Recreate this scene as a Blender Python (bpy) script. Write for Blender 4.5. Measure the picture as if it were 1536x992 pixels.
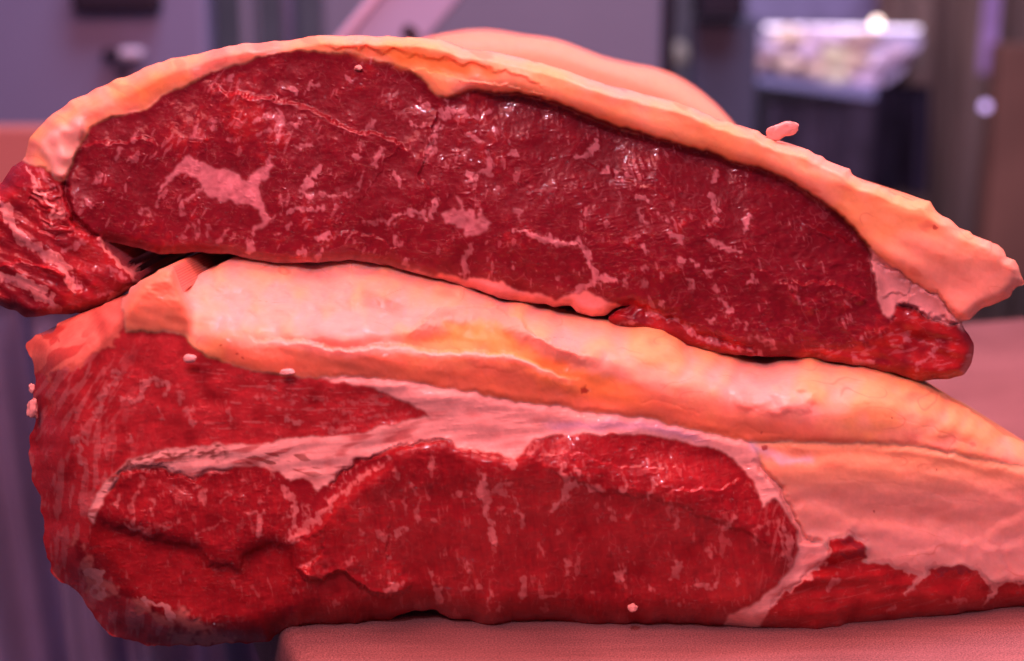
import bpy, bmesh, math, random
import numpy as np
from mathutils import Vector

# ------------------------------------------------------------------ camera, world, lights, exposure
for o in list(bpy.data.objects):
    bpy.data.objects.remove(o)
SC = bpy.context.scene
COL = SC.collection
W, H, F = 1536.0, 992.0, 2110.0
PITCH = math.atan(496.0 / F)
CAMZ = 0.1977
cam_d = bpy.data.cameras.new('camera')
cam = bpy.data.objects.new('camera', cam_d)
COL.objects.link(cam)
cam.location = (0, 0, CAMZ)
cam.rotation_euler = (math.pi / 2 - PITCH, 0, 0)
cam_d.sensor_width = 36.0
cam_d.lens = 36.0 * F / W
cam_d.clip_start = 0.01
cam_d.clip_end = 50
cam_d.dof.use_dof = True
cam_d.dof.focus_distance = 0.452
cam_d.dof.aperture_fstop = 6.4
SC.camera = cam

world = bpy.data.worlds.new('World')
SC.world = world
world.use_nodes = True
bg = world.node_tree.nodes['Background']
bg.inputs[0].default_value = (0.38, 0.33, 0.66, 1)
bg.inputs[1].default_value = 0.16


def area(name, loc, target, size, power, color, size_y=None):
    d = bpy.data.lights.new(name, 'AREA')
    d.energy = power
    d.color = color
    d.size = size
    if size_y:
        d.shape = 'RECTANGLE'
        d.size_y = size_y
    o = bpy.data.objects.new(name, d)
    COL.objects.link(o)
    o.location = loc
    v = Vector(target) - Vector(loc)
    o.rotation_euler = v.to_track_quat('-Z', 'Y').to_euler()
    return o


# pink butcher's lamp above the block, an added front fill and glint light, a violet light over the room behind
area('lamp_over_block', (0.06, 0.43, 0.74), (0.03, 0.48, 0.03), 0.28, 5.6, (1.0, 0.30, 0.28))
area('lamp_behind_block', (0.48, 0.78, 0.62), (0.20, 0.55, 0.0), 0.22, 3.4, (1.0, 0.32, 0.29))
area('front_fill', (-0.14, -0.02, 0.66), (-0.02, 0.45, 0.07), 0.46, 7.4, (1.0, 0.22, 0.21))  # added fill, not a lamp of the shop; brightens the cut faces
area('glint_light', (-0.06, -0.16, 0.62), (0.0, 0.45, 0.08), 0.035, 1.7, (0.88, 0.74, 1.0), 0.02)  # small violet-white light added in front to raise wet glints
area('room_light', (0.3, 1.0, 2.0), (0.3, 3.0, 0.0), 1.2, 42.0, (0.68, 0.65, 1.0))

SC.view_settings.view_transform = 'Standard'
SC.view_settings.look = 'None'
SC.view_settings.gamma = 1
SC.view_settings.use_curve_mapping = False
SC.view_settings.exposure = 0.0
SC.render.engine = 'CYCLES'
SC.cycles.use_denoising = True
SC.cycles.max_bounces = 8

# ------------------------------------------------------------------ helpers
CP, SP = math.cos(PITCH), math.sin(PITCH)


def at(u, v, Y):
    """point of the place at depth Y that the measured photo point (u, v) belongs to"""
    u = np.asarray(u, float)
    v = np.asarray(v, float)
    x = (u - W / 2) / F
    z = -(v - H / 2) / F
    dy = CP + z * SP
    dz = -SP + z * CP
    t = Y / dy
    return np.stack([x * t, dy * t, CAMZ + dz * t], -1)


def atv(u, v, Y):
    return Vector(at(u, v, Y).tolist())


def tag(o, label=None, cat=None, group=None, kind=None):
    if label: o['label'] = label
    if cat: o['category'] = cat
    if group: o['group'] = group
    if kind: o['kind'] = kind
    return o


def empty(name, loc):
    o = bpy.data.objects.new(name, None)
    COL.objects.link(o)
    o.location = loc
    o.empty_display_size = 0.02
    return o


def link(name, me, mat, parent=None):
    o = bpy.data.objects.new(name, me)
    COL.objects.link(o)
    if mat: me.materials.append(mat)
    if parent is not None:
        o.parent = parent
    return o


def smooth(a, b, x):
    t = np.clip((x - a) / (b - a), 0, 1)
    return t * t * (3 - 2 * t)


def lerp(a, b, t):
    return a + (b - a) * t


# ------------------------------------------------------------------ materials
def nodes_of(name):
    m = bpy.data.materials.new(name)
    m.use_nodes = True
    nt = m.node_tree
    return m, nt, nt.nodes['Principled BSDF']


def meat_material(name, sss, radius, rough0, rough1, coat, bump, bump_scale, var=0.2):
    m, nt, b = nodes_of(name)
    N, L = nt.nodes, nt.links
    a = N.new('ShaderNodeAttribute'); a.attribute_name = 'tissue'
    wet = N.new('ShaderNodeAttribute'); wet.attribute_name = 'wet'
    tc = N.new('ShaderNodeTexCoord')
    n1 = N.new('ShaderNodeTexNoise'); n1.inputs['Scale'].default_value = 420; n1.inputs['Detail'].default_value = 4
    L.new(tc.outputs['Object'], n1.inputs['Vector'])
    mp = N.new('ShaderNodeMapRange')
    mp.inputs['To Min'].default_value = 1 - var; mp.inputs['To Max'].default_value = 1 + var
    mp.inputs['From Min'].default_value = 0.3; mp.inputs['From Max'].default_value = 0.7
    L.new(n1.outputs['Fac'], mp.inputs['Value'])
    mx = N.new('ShaderNodeVectorMath'); mx.operation = 'SCALE'
    L.new(a.outputs['Color'], mx.inputs[0]); L.new(mp.outputs[0], mx.inputs['Scale'])
    L.new(mx.outputs[0], b.inputs['Base Color'])
    n2 = N.new('ShaderNodeTexNoise'); n2.inputs['Scale'].default_value = 160; n2.inputs['Detail'].default_value = 3
    L.new(tc.outputs['Object'], n2.inputs['Vector'])
    ad = N.new('ShaderNodeMath'); ad.operation = 'MULTIPLY'
    L.new(n2.outputs['Fac'], ad.inputs[0]); L.new(wet.outputs['Fac'], ad.inputs[1])
    mr = N.new('ShaderNodeMapRange')
    mr.inputs['From Min'].default_value = 0.1; mr.inputs['From Max'].default_value = 0.65
    mr.inputs['To Min'].default_value = rough0; mr.inputs['To Max'].default_value = rough1
    L.new(ad.outputs[0], mr.inputs['Value']); L.new(mr.outputs[0], b.inputs['Roughness'])
    cm = N.new('ShaderNodeMath'); cm.operation = 'MULTIPLY'; cm.inputs[1].default_value = coat
    L.new(wet.outputs['Fac'], cm.inputs[0]); L.new(cm.outputs[0], b.inputs['Coat Weight'])
    b.inputs['Coat Roughness'].default_value = 0.07
    b.inputs['Specular IOR Level'].default_value = 0.18
    b.inputs['Subsurface Weight'].default_value = sss
    b.inputs['Subsurface Radius'].default_value = radius
    b.inputs['Subsurface Scale'].default_value = 1.0
    b.inputs['IOR'].default_value = 1.42
    n3 = N.new('ShaderNodeTexNoise'); n3.inputs['Scale'].default_value = bump_scale; n3.inputs['Detail'].default_value = 5
    n3.inputs['Roughness'].default_value = 0.62
    L.new(tc.outputs['Object'], n3.inputs['Vector'])
    bp = N.new('ShaderNodeBump'); bp.inputs['Strength'].default_value = bump; bp.inputs['Distance'].default_value = 0.0006
    L.new(n3.outputs['Fac'], bp.inputs['Height'])
    # beads and edges of moisture standing on the cut fibres
    st = N.new('ShaderNodeMapping'); st.inputs['Scale'].default_value = (0.55, 1.0, 1.25); st.inputs['Rotation'].default_value = (0, 0.2, 0)
    L.new(tc.outputs['Object'], st.inputs['Vector'])
    n4 = N.new('ShaderNodeTexNoise'); n4.inputs['Scale'].default_value = 620; n4.inputs['Detail'].default_value = 3; n4.inputs['Roughness'].default_value = 0.6
    L.new(st.outputs[0], n4.inputs['Vector'])
    pw = N.new('ShaderNodeMapRange'); pw.interpolation_type = 'SMOOTHSTEP'
    pw.inputs['From Min'].default_value = 0.52; pw.inputs['From Max'].default_value = 0.74
    L.new(n4.outputs['Fac'], pw.inputs['Value'])
    b2 = N.new('ShaderNodeBump'); b2.inputs['Strength'].default_value = min(1.0, bump * 11.0); b2.inputs['Distance'].default_value = 0.0011
    L.new(pw.outputs[0], b2.inputs['Height']); L.new(bp.outputs[0], b2.inputs['Normal'])
    L.new(bp.outputs[0], b.inputs['Normal']); L.new(b2.outputs[0], b.inputs['Coat Normal'])
    return m


M_LEAN = meat_material('lean_beef', 0.30, (0.0022, 0.0006, 0.0006), 0.46, 0.30, 0.55, 0.07, 650, 0.10)
M_FAT = meat_material('beef_fat', 0.70, (0.0026, 0.0010, 0.0006), 0.55, 0.36, 0.30, 0.10, 420, 0.05)
M_MARB = meat_material('marbling_fat', 0.10, (0.0010, 0.0005, 0.0004), 0.46, 0.32, 0.50, 0.12, 600, 0.10)


def plain(name, color, rough=0.6, metal=0.0, var=0.25, scale=20, bump=0.0, emit=None, strength=0.0, coat=0.0, stretch=None):
    m, nt, b = nodes_of(name)
    N, L = nt.nodes, nt.links
    tc = N.new('ShaderNodeTexCoord')
    src = tc.outputs['Object']
    if stretch:
        mpg = N.new('ShaderNodeMapping'); mpg.inputs['Scale'].default_value = stretch
        L.new(src, mpg.inputs['Vector']); src = mpg.outputs[0]
    n = N.new('ShaderNodeTexNoise'); n.inputs['Scale'].default_value = scale; n.inputs['Detail'].default_value = 5
    L.new(src, n.inputs['Vector'])
    r = N.new('ShaderNodeMapRange')
    r.inputs['From Min'].default_value = 0.3; r.inputs['From Max'].default_value = 0.7
    r.inputs['To Min'].default_value = 1 - var; r.inputs['To Max'].default_value = 1 + var
    L.new(n.outputs['Fac'], r.inputs['Value'])
    s = N.new('ShaderNodeVectorMath'); s.operation = 'SCALE'; s.inputs[0].default_value = color
    L.new(r.outputs[0], s.inputs['Scale']); L.new(s.outputs[0], b.inputs['Base Color'])
    b.inputs['Roughness'].default_value = rough
    b.inputs['Metallic'].default_value = metal
    b.inputs['Coat Weight'].default_value = coat
    if bump:
        bp = N.new('ShaderNodeBump'); bp.inputs['Strength'].default_value = bump; bp.inputs['Distance'].default_value = 0.001
        L.new(n.outputs['Fac'], bp.inputs['Height']); L.new(bp.outputs[0], b.inputs['Normal'])
    if emit:
        b.inputs['Emission Color'].default_value = (*emit, 1); b.inputs['Emission Strength'].default_value = strength
    return m


# ------------------------------------------------------------------ fields on a cut face
def grf(shape, lx, ly, ang, seed):
    """smooth random field, unit variance, correlation lengths lx, ly (cells), turned by ang degrees"""
    rng = np.random.default_rng(seed)
    h, w = shape
    n = rng.standard_normal((h, w))
    fy = np.fft.fftfreq(h)[:, None]
    fx = np.fft.rfftfreq(w)[None, :]
    c, s = math.cos(math.radians(ang)), math.sin(math.radians(ang))
    a = (c * fx + s * fy) * lx
    b = (-s * fx + c * fy) * ly
    k = np.exp(-2 * math.pi ** 2 * (a * a + b * b) * 0.25)
    r = np.fft.irfft2(np.fft.rfft2(n) * k, s=(h, w))
    r -= r.mean()
    return r / (r.std() + 1e-9)


def blur(a, s):
    h, w = a.shape
    p = int(4 * s) + 2
    b = np.pad(a, p, mode='edge')
    fy = np.fft.fftfreq(b.shape[0])[:, None]
    fx = np.fft.rfftfreq(b.shape[1])[None, :]
    k = np.exp(-2 * math.pi ** 2 * s * s * (fx * fx + fy * fy))
    return np.fft.irfft2(np.fft.rfft2(b) * k, s=b.shape)[p:p + h, p:p + w]


def sample(a, gx, gy):
    h, w = a.shape
    gx = np.clip(gx, 0, w - 1.001)
    gy = np.clip(gy, 0, h - 1.001)
    ix = gx.astype(int); iy = gy.astype(int)
    fx = gx - ix; fy = gy - iy
    return (a[iy, ix] * (1 - fx) * (1 - fy) + a[iy, ix + 1] * fx * (1 - fy) + a[iy + 1, ix] * (1 - fx) * fy + a[iy + 1, ix + 1] * fx * fy)


def dist_inside(mask, rmax):
    """distance in cells from each set cell to the nearest unset cell, capped"""
    h, w = mask.shape
    big = rmax + 1.0
    d = np.where(mask, big, 0.0)
    for k in range(1, w):  # along the rows
        d[:, k] = np.minimum(d[:, k], d[:, k - 1] + 1)
    for k in range(w - 2, -1, -1):
        d[:, k] = np.minimum(d[:, k], d[:, k + 1] + 1)
    d = np.minimum(d, big)
    g = d * d
    out = g.copy()
    for k in range(1, int(rmax) + 1):
        out[k:] = np.minimum(out[k:], g[:-k] + k * k)
        out[:-k] = np.minimum(out[:-k], g[k:] + k * k)
    return np.sqrt(out)


def pts(s):
    return [tuple(float(q) for q in p.split(',')) for p in s.split()]


class Face:
    def __init__(s, x0, x1, y0, y1, step, seed):
        s.x0, s.y0, s.step = x0, y0, step
        s.nx = int((x1 - x0) / step) + 1
        s.ny = int((y1 - y0) / step) + 1
        s.U, s.V = np.meshgrid(x0 + np.arange(s.nx) * step, y0 + np.arange(s.ny) * step)
        s.shape = s.U.shape
        s.seed = seed
        c = 1.0 / step
        wob = lambda l, k: grf(s.shape, l * c, l * c, 0, seed + k)
        s.wu = 2.6 * wob(11, 1) + 1.1 * wob(4, 2)
        s.wv = 2.6 * wob(11, 3) + 1.1 * wob(4, 4)

    def noise(s, lx, ly=None, ang=0, k=0):
        c = 1.0 / s.step
        return grf(s.shape, lx * c, (ly or lx) * c, ang, s.seed * 131 + k)

    def poly(s, P, warp=1.0):
        """True inside the outline"""
        P = np.array(P, float)
        m = np.zeros(s.shape, bool)
        pad = 12 * warp + 2
        i0 = max(0, int((P[:, 1].min() - pad - s.y0) / s.step)); i1 = min(s.ny, int((P[:, 1].max() + pad - s.y0) / s.step) + 2)
        j0 = max(0, int((P[:, 0].min() - pad - s.x0) / s.step)); j1 = min(s.nx, int((P[:, 0].max() + pad - s.x0) / s.step) + 2)
        if i0 >= i1 or j0 >= j1: return m
        sl = (slice(i0, i1), slice(j0, j1))
        X = s.U[sl] + warp * s.wu[sl]
        Y = s.V[sl] + warp * s.wv[sl]
        r = np.zeros(X.shape, bool)
        for (xa, ya), (xb, yb) in zip(P, np.roll(P, -1, 0)):
            if ya == yb: continue
            c = ((ya > Y) != (yb > Y)) & (X < (xb - xa) * (Y - ya) / (yb - ya) + xa)
            r ^= c
        m[sl] = r
        return m

    def line(s, P, warp=0.0, full=False, reach=200):
        """distance to a polyline, signed side, radius and arclength fraction at the nearest point"""
        P = np.array(P, float)
        if P.shape[1] == 2: P = np.hstack([P, np.zeros((len(P), 1))])
        if full: sl = (slice(0, s.ny), slice(0, s.nx))
        else:
            i0 = max(0, int((P[:, 1].min() - reach - s.y0) / s.step)); i1 = min(s.ny, int((P[:, 1].max() + reach - s.y0) / s.step) + 2)
            j0 = max(0, int((P[:, 0].min() - reach - s.x0) / s.step)); j1 = min(s.nx, int((P[:, 0].max() + reach - s.x0) / s.step) + 2)
            sl = (slice(i0, max(i0, i1)), slice(j0, max(j0, j1)))
        X = s.U[sl] + warp * s.wu[sl]
        Y = s.V[sl] + warp * s.wv[sl]
        D = np.full(X.shape, 1e9); S = np.zeros(X.shape); R = np.zeros(X.shape); T = np.zeros(X.shape)
        if len(P) == 1: P = np.vstack([P, P + np.array([[0.1, 0.1, 0]])])
        seg = np.hypot(*(P[1:, :2] - P[:-1, :2]).T)
        cum = np.concatenate([[0], np.cumsum(seg)])
        for k in range(len(P) - 1):
            (xa, ya, ra), (xb, yb, rb) = P[k], P[k + 1]
            dx, dy = xb - xa, yb - ya
            l2 = dx * dx + dy * dy + 1e-9
            t = np.clip(((X - xa) * dx + (Y - ya) * dy) / l2, 0, 1)
            ex = X - xa - t * dx; ey = Y - ya - t * dy
            d = np.hypot(ex, ey)
            rr = ra + (rb - ra) * t
            better = (d - rr) < (D - R)
            D = np.where(better, d, D); R = np.where(better, rr, R)
            S = np.where(better, np.sign(dx * ey - dy * ex), S)
            T = np.where(better, (cum[k] + t * seg[k]) / cum[-1], T)
        return sl, D, S, R, T

    def stroke(s, P, warp=1.0):
        sl, D, S, R, T = s.line(P, warp, reach=30)
        return sl, smooth(1.3, -1.3, D - R)

    def ledge(s, rel, P, height, decay, width=3.0, warp=0.8, side=1):
        """one side of the line stands proud by height (mm) and fades away from it"""
        sl, D, S, R, T = s.line(P, warp, reach=max(60, decay * 3))
        q = D * S * side
        fade = smooth(0, 0.12, T) * smooth(1, 0.88, T)
        rel[sl] += height * smooth(-width, width, q) * np.exp(-np.maximum(q, 0) / decay) * fade

    def groove(s, rel, P, depth, width, warp=0.8):
        sl, D, S, R, T = s.line(P, warp, reach=width * 5)
        fade = smooth(0, 0.1, T) * smooth(1, 0.9, T)
        rel[sl] -= depth * np.exp(-(D / width) ** 2) * fade


def build_parts(face, lab, names, mats, parents, pos, col, wet, base, rear, centre, rings, inner=0.008):
    """one mesh per part: its patch of the cut face, closed at its edges by walls that run back into the joint"""
    ny, nx = face.ny, face.nx
    inside = lab >= 0
    P = pos.reshape(-1, 3).copy()
    out = {}
    idx = np.arange(ny * nx).reshape(ny, nx)
    labp = np.pad(lab, 1, constant_values=-1)
    # relax the outline of the whole cut face so that it runs smoothly
    ci, cj = np.nonzero(inside)
    q = np.stack([idx[ci, cj], idx[ci + 1, cj], idx[ci + 1, cj + 1], idx[ci, cj + 1]], 1)
    E = []
    for di, dj, a, b in ((0, -1, 0, 1), (1, 0, 1, 2), (0, 1, 2, 3), (-1, 0, 3, 0)):
        k = labp[ci + 1 + di, cj + 1 + dj] < 0
        E.append(np.stack([q[k, a], q[k, b]], 1))
    E = np.concatenate(E)
    eu, einv = np.unique(E, return_inverse=True)
    e2 = einv.reshape(-1, 2)
    sm = P[eu]
    deg = np.bincount(e2.ravel(), minlength=len(eu))[:, None].astype(float)
    for _ in range(16):
        acc = np.zeros_like(sm)
        np.add.at(acc, e2[:, 0], sm[e2[:, 1]]); np.add.at(acc, e2[:, 1], sm[e2[:, 0]])
        sm = 0.5 * sm + 0.5 * acc / deg
    P[eu] = sm
    for p, name in names.items():
        cell = lab == p
        if not cell.any(): continue
        ci, cj = np.nonzero(cell)
        q = np.stack([idx[ci, cj], idx[ci + 1, cj], idx[ci + 1, cj + 1], idx[ci, cj + 1]], 1)
        used, inv = np.unique(q, return_inverse=True)
        q = inv.reshape(-1, 4)
        # boundary edges (counter-clockwise seen from the camera)
        E = []; O = []
        for di, dj, a, b in ((0, -1, 0, 1), (1, 0, 1, 2), (0, 1, 2, 3), (-1, 0, 3, 0)):
            nb = labp[ci + 1 + di, cj + 1 + dj]
            k = nb != p
            E.append(np.stack([q[k, a], q[k, b]], 1)); O.append(nb[k] < 0)
        E = np.concatenate(E); O = np.concatenate(O)
        V = [P[used]]; C = [col.reshape(-1, 3)[used]]; Wt = [wet.reshape(-1)[used]]
        Q = [q]
        nv = len(used)
        for outer in (True, False):
            e = E[O == outer]
            if not len(e): continue
            eu, einv = np.unique(e, return_inverse=True)
            e2 = einv.reshape(-1, 2)
            bp = V[0][eu]
            cc = C[0][eu]; ww = Wt[0][eu]
            rl = rings if outer else [(0.0, 1.0), (inner, 1.0)]
            sm = bp.copy()
            deg = np.bincount(e2.ravel(), minlength=len(eu))[:, None].astype(float)
            for _ in range(60 if outer else 0):
                acc = np.zeros_like(sm)
                np.add.at(acc, e2[:, 0], sm[e2[:, 1]]); np.add.at(acc, e2[:, 1], sm[e2[:, 0]])
                sm = 0.5 * sm + 0.5 * acc / deg
            prev = None
            for d, sc in rl:
                r = lerp(bp, sm, min(1.0, d / 0.003)) if outer else bp.copy()
                r[:, 1] += d
                if outer:
                    r[:, 0] = centre[0] + (r[:, 0] - centre[0]) * sc
                    r[:, 2] = centre[1] + (r[:, 2] - centre[1]) * sc
                V.append(r); C.append(cc); Wt.append(ww)
                if prev is not None:
                    Q.append(np.stack([prev + e2[:, 1], prev + e2[:, 0], nv + e2[:, 0], nv + e2[:, 1]], 1))
                prev = nv
                nv += len(eu)
        V = np.concatenate(V); C = np.concatenate(C); Wt = np.concatenate(Wt); Q = np.concatenate(Q)
        V = V - np.array(base)
        me = bpy.data.meshes.new(name)
        me.vertices.add(len(V)); me.vertices.foreach_set('co', V.astype(np.float32).ravel())
        me.loops.add(len(Q) * 4); me.loops.foreach_set('vertex_index', Q.astype(np.int32).ravel())
        me.polygons.add(len(Q))
        me.polygons.foreach_set('loop_start', (np.arange(len(Q)) * 4).astype(np.int32))
        me.polygons.foreach_set('use_smooth', np.ones(len(Q), bool))
        me.update(calc_edges=True)
        at_ = me.attributes.new('tissue', 'FLOAT_COLOR', 'POINT')
        at_.data.foreach_set('color', np.hstack([np.clip(C, 0, 1), np.ones((len(C), 1))]).astype(np.float32).ravel())
        at_ = me.attributes.new('wet', 'FLOAT', 'POINT')
        at_.data.foreach_set('value', Wt.astype(np.float32))
        me.validate()
        out[p] = link(name, me, mats[p])
    for p, o in out.items():
        par = parents[p]
        o.parent = par if not isinstance(par, int) else out.get(par, None)
    return out


def rgb(*c):
    return np.array(c, float)


LEAN = rgb(0.300, 0.011, 0.017)
LEAN_D = rgb(0.205, 0.007, 0.013)
LEAN_R = rgb(0.400, 0.018, 0.020)
MARB = rgb(0.54, 0.18, 0.17)
FATC = rgb(0.86, 0.44, 0.20)
FATO = rgb(0.86, 0.33, 0.08)
FATP = rgb(0.87, 0.45, 0.37)  # pale fat; brightness of the lit tops put into the colour
FATF = rgb(0.69, 0.175, 0.08)   # cut front fat; redness of its grazing, scattered light put into the colour
CONN = rgb(0.85, 0.46, 0.40)


def mix(col, c, m):
    return col + (c - col) * m[..., None]


def label_strokes(face, fatm, lab_v, strokes, first, names, mats, parents, owner, relief, name='marbling_streak', mat=None, big=4.5):
    th = 1 - smooth(0.03, 0.16, np.abs(face.noise(24, 15, 60, 96) + 0.25 * face.noise(7, 7, 0, 97)))
    fatm[:] = np.maximum(fatm, 0.16 * th * smooth(0.2, 1.2, face.noise(28, 22, 20, 98)))
    th = 1 - smooth(0.03, 0.18, np.abs(face.noise(12, 20, 10, 99) + 0.25 * face.noise(6, 6, 0, 100)))
    fatm[:] = np.maximum(fatm, 0.16 * th * smooth(0.4, 1.3, face.noise(20, 26, 0, 101)))
    k = first
    fine = face.noise(5, 4, 0, 91) + 0.6 * face.noise(2.2, 6, -10, 92)
    for st in strokes.split(';'):
        P = pts(st)
        if not P: continue
        sl, D, S, R, T = face.line(P, 0.75, reach=30)
        m = smooth(2.8, -2.4, D - 0.80 * R + 1.7 * fine[sl])
        rm = max(p[2] for p in P)
        fatm[sl] = np.maximum(fatm[sl], m * min(1.0, 0.42 + 0.085 * rm))
        if rm >= big:
            own = owner(P)
            if own is None: continue
            sub = lab_v[sl]
            hit = (m > 0.5) & (sub == own)
            if hit.sum() > 12:
                sub[hit] = k
                names[k] = name; mats[k] = mat or M_MARB; parents[k] = own
                k += 1
    return k


STEP = 1.3
# ================================================================== the setting: chopping board
def rounded_slab(name, corners, z0, z1, r, mat, bev=0.006, kind=None):
    bm = bmesh.new()
    ring = []
    n = len(corners)
    for i in range(n):
        a, b, c = Vector(corners[i - 1]), Vector(corners[i]), Vector(corners[(i + 1) % n])
        d1 = (a - b).normalized(); d2 = (c - b).normalized()
        p1 = b + d1 * r; p2 = b + d2 * r
        for k in range(9):
            t = k / 8
            ring.append((1 - t) ** 2 * p1 + 2 * t * (1 - t) * b + t * t * p2)
    f = bm.faces.new([bm.verts.new((p.x, p.y, z1)) for p in ring])
    if f.normal.z < 0: f.normal_flip()
    ex = bmesh.ops.extrude_face_region(bm, geom=[f])
    vs = [g for g in ex['geom'] if isinstance(g, bmesh.types.BMVert)]
    for v in vs: v.co.z = z0
    bmesh.ops.recalc_face_normals(bm, faces=bm.faces)
    e = [e for e in bm.edges if abs(e.verts[0].co.z - e.verts[1].co.z) < 1e-6]
    bmesh.ops.bevel(bm, geom=e, offset=bev, segments=4, profile=0.5, affect='EDGES')
    me = bpy.data.meshes.new(name)
    bm.to_mesh(me); bm.free()
    for p in me.polygons: p.use_smooth = True
    me.set_sharp_from_angle(angle=math.radians(40))
    return link(name, me, mat)


def board_material():
    m, nt, b = nodes_of('worn_pink_board')
    N, L = nt.nodes, nt.links
    tc = N.new('ShaderNodeTexCoord')
    big = N.new('ShaderNodeTexNoise'); big.inputs['Scale'].default_value = 14; big.inputs['Detail'].default_value = 6
    fine = N.new('ShaderNodeTexNoise'); fine.inputs['Scale'].default_value = 1700; fine.inputs['Detail'].default_value = 3
    mpg = N.new('ShaderNodeMapping'); mpg.inputs['Rotation'].default_value = (0, 0, 0.35); mpg.inputs['Scale'].default_value = (30, 260, 60)
    grain = N.new('ShaderNodeTexNoise'); grain.inputs['Scale'].default_value = 1.0; grain.inputs['Detail'].default_value = 4
    L.new(tc.outputs['Object'], big.inputs['Vector']); L.new(tc.outputs['Object'], fine.inputs['Vector'])
    L.new(tc.outputs['Object'], mpg.inputs['Vector']); L.new(mpg.outputs[0], grain.inputs['Vector'])
    r = N.new('ShaderNodeValToRGB')
    r.color_ramp.elements[0].position = 0.3; r.color_ramp.elements[0].color = (0.24, 0.112, 0.108, 1)
    r.color_ramp.elements[1].position = 0.7; r.color_ramp.elements[1].color = (0.33, 0.165, 0.158, 1)
    L.new(big.outputs['Fac'], r.inputs['Fac'])
    mr = N.new('ShaderNodeMapRange'); mr.inputs['From Min'].default_value = 0.38; mr.inputs['From Max'].default_value = 0.62
    mr.inputs['To Min'].default_value = 0.62; mr.inputs['To Max'].default_value = 1.3
    ad = N.new('ShaderNodeMath'); ad.operation = 'ADD'
    hf = N.new('ShaderNodeMath'); hf.operation = 'MULTIPLY'; hf.inputs[1].default_value = 0.8
    hg = N.new('ShaderNodeMath'); hg.operation = 'MULTIPLY'; hg.inputs[1].default_value = 0.2
    L.new(fine.outputs['Fac'], hf.inputs[0]); L.new(grain.outputs['Fac'], hg.inputs[0])
    L.new(hf.outputs[0], ad.inputs[0]); L.new(hg.outputs[0], ad.inputs[1])
    L.new(ad.outputs[0], mr.inputs['Value'])
    s = N.new('ShaderNodeVectorMath'); s.operation = 'SCALE'
    L.new(r.outputs[0], s.inputs[0]); L.new(mr.outputs[0], s.inputs['Scale'])
    L.new(s.outputs[0], b.inputs['Base Color'])
    b.inputs['Roughness'].default_value = 0.55
    bp = N.new('ShaderNodeBump'); bp.inputs['Strength'].default_value = 0.35; bp.inputs['Distance'].default_value = 0.0005
    L.new(ad.outputs[0], bp.inputs['Height']); L.new(bp.outputs[0], b.inputs['Normal'])
    return m


def ground(u, v):
    """point on the board's top plane"""
    p1 = at(u, v, 1.0)
    d = p1 - np.array([0, 0, CAMZ])
    t = -CAMZ / d[2]
    return Vector((d[0] * t, d[1] * t))


A1 = ground(441, 992); A2 = ground(424, 948)
dirL = (A2 - A1).normalized()
front_left = A1 - dirL * 0.10
dirR = Vector((dirL.y, -dirL.x))
back_left = A1 + dirL * 0.50
back_right = ground(1500, 478) + dirR * 0.25
back_left2 = A1 + dirL * ((back_right - A1).dot(dirL))
corners = [front_left, front_left + dirR * 0.75, back_left2 + dirR * 0.75, back_left2]
board = rounded_slab('chopping_board', corners, -0.045, 0.0, 0.03, board_material())
tag(board, 'thick pinkish chopping board with worn grainy surface under the beef', 'chopping board')

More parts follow.
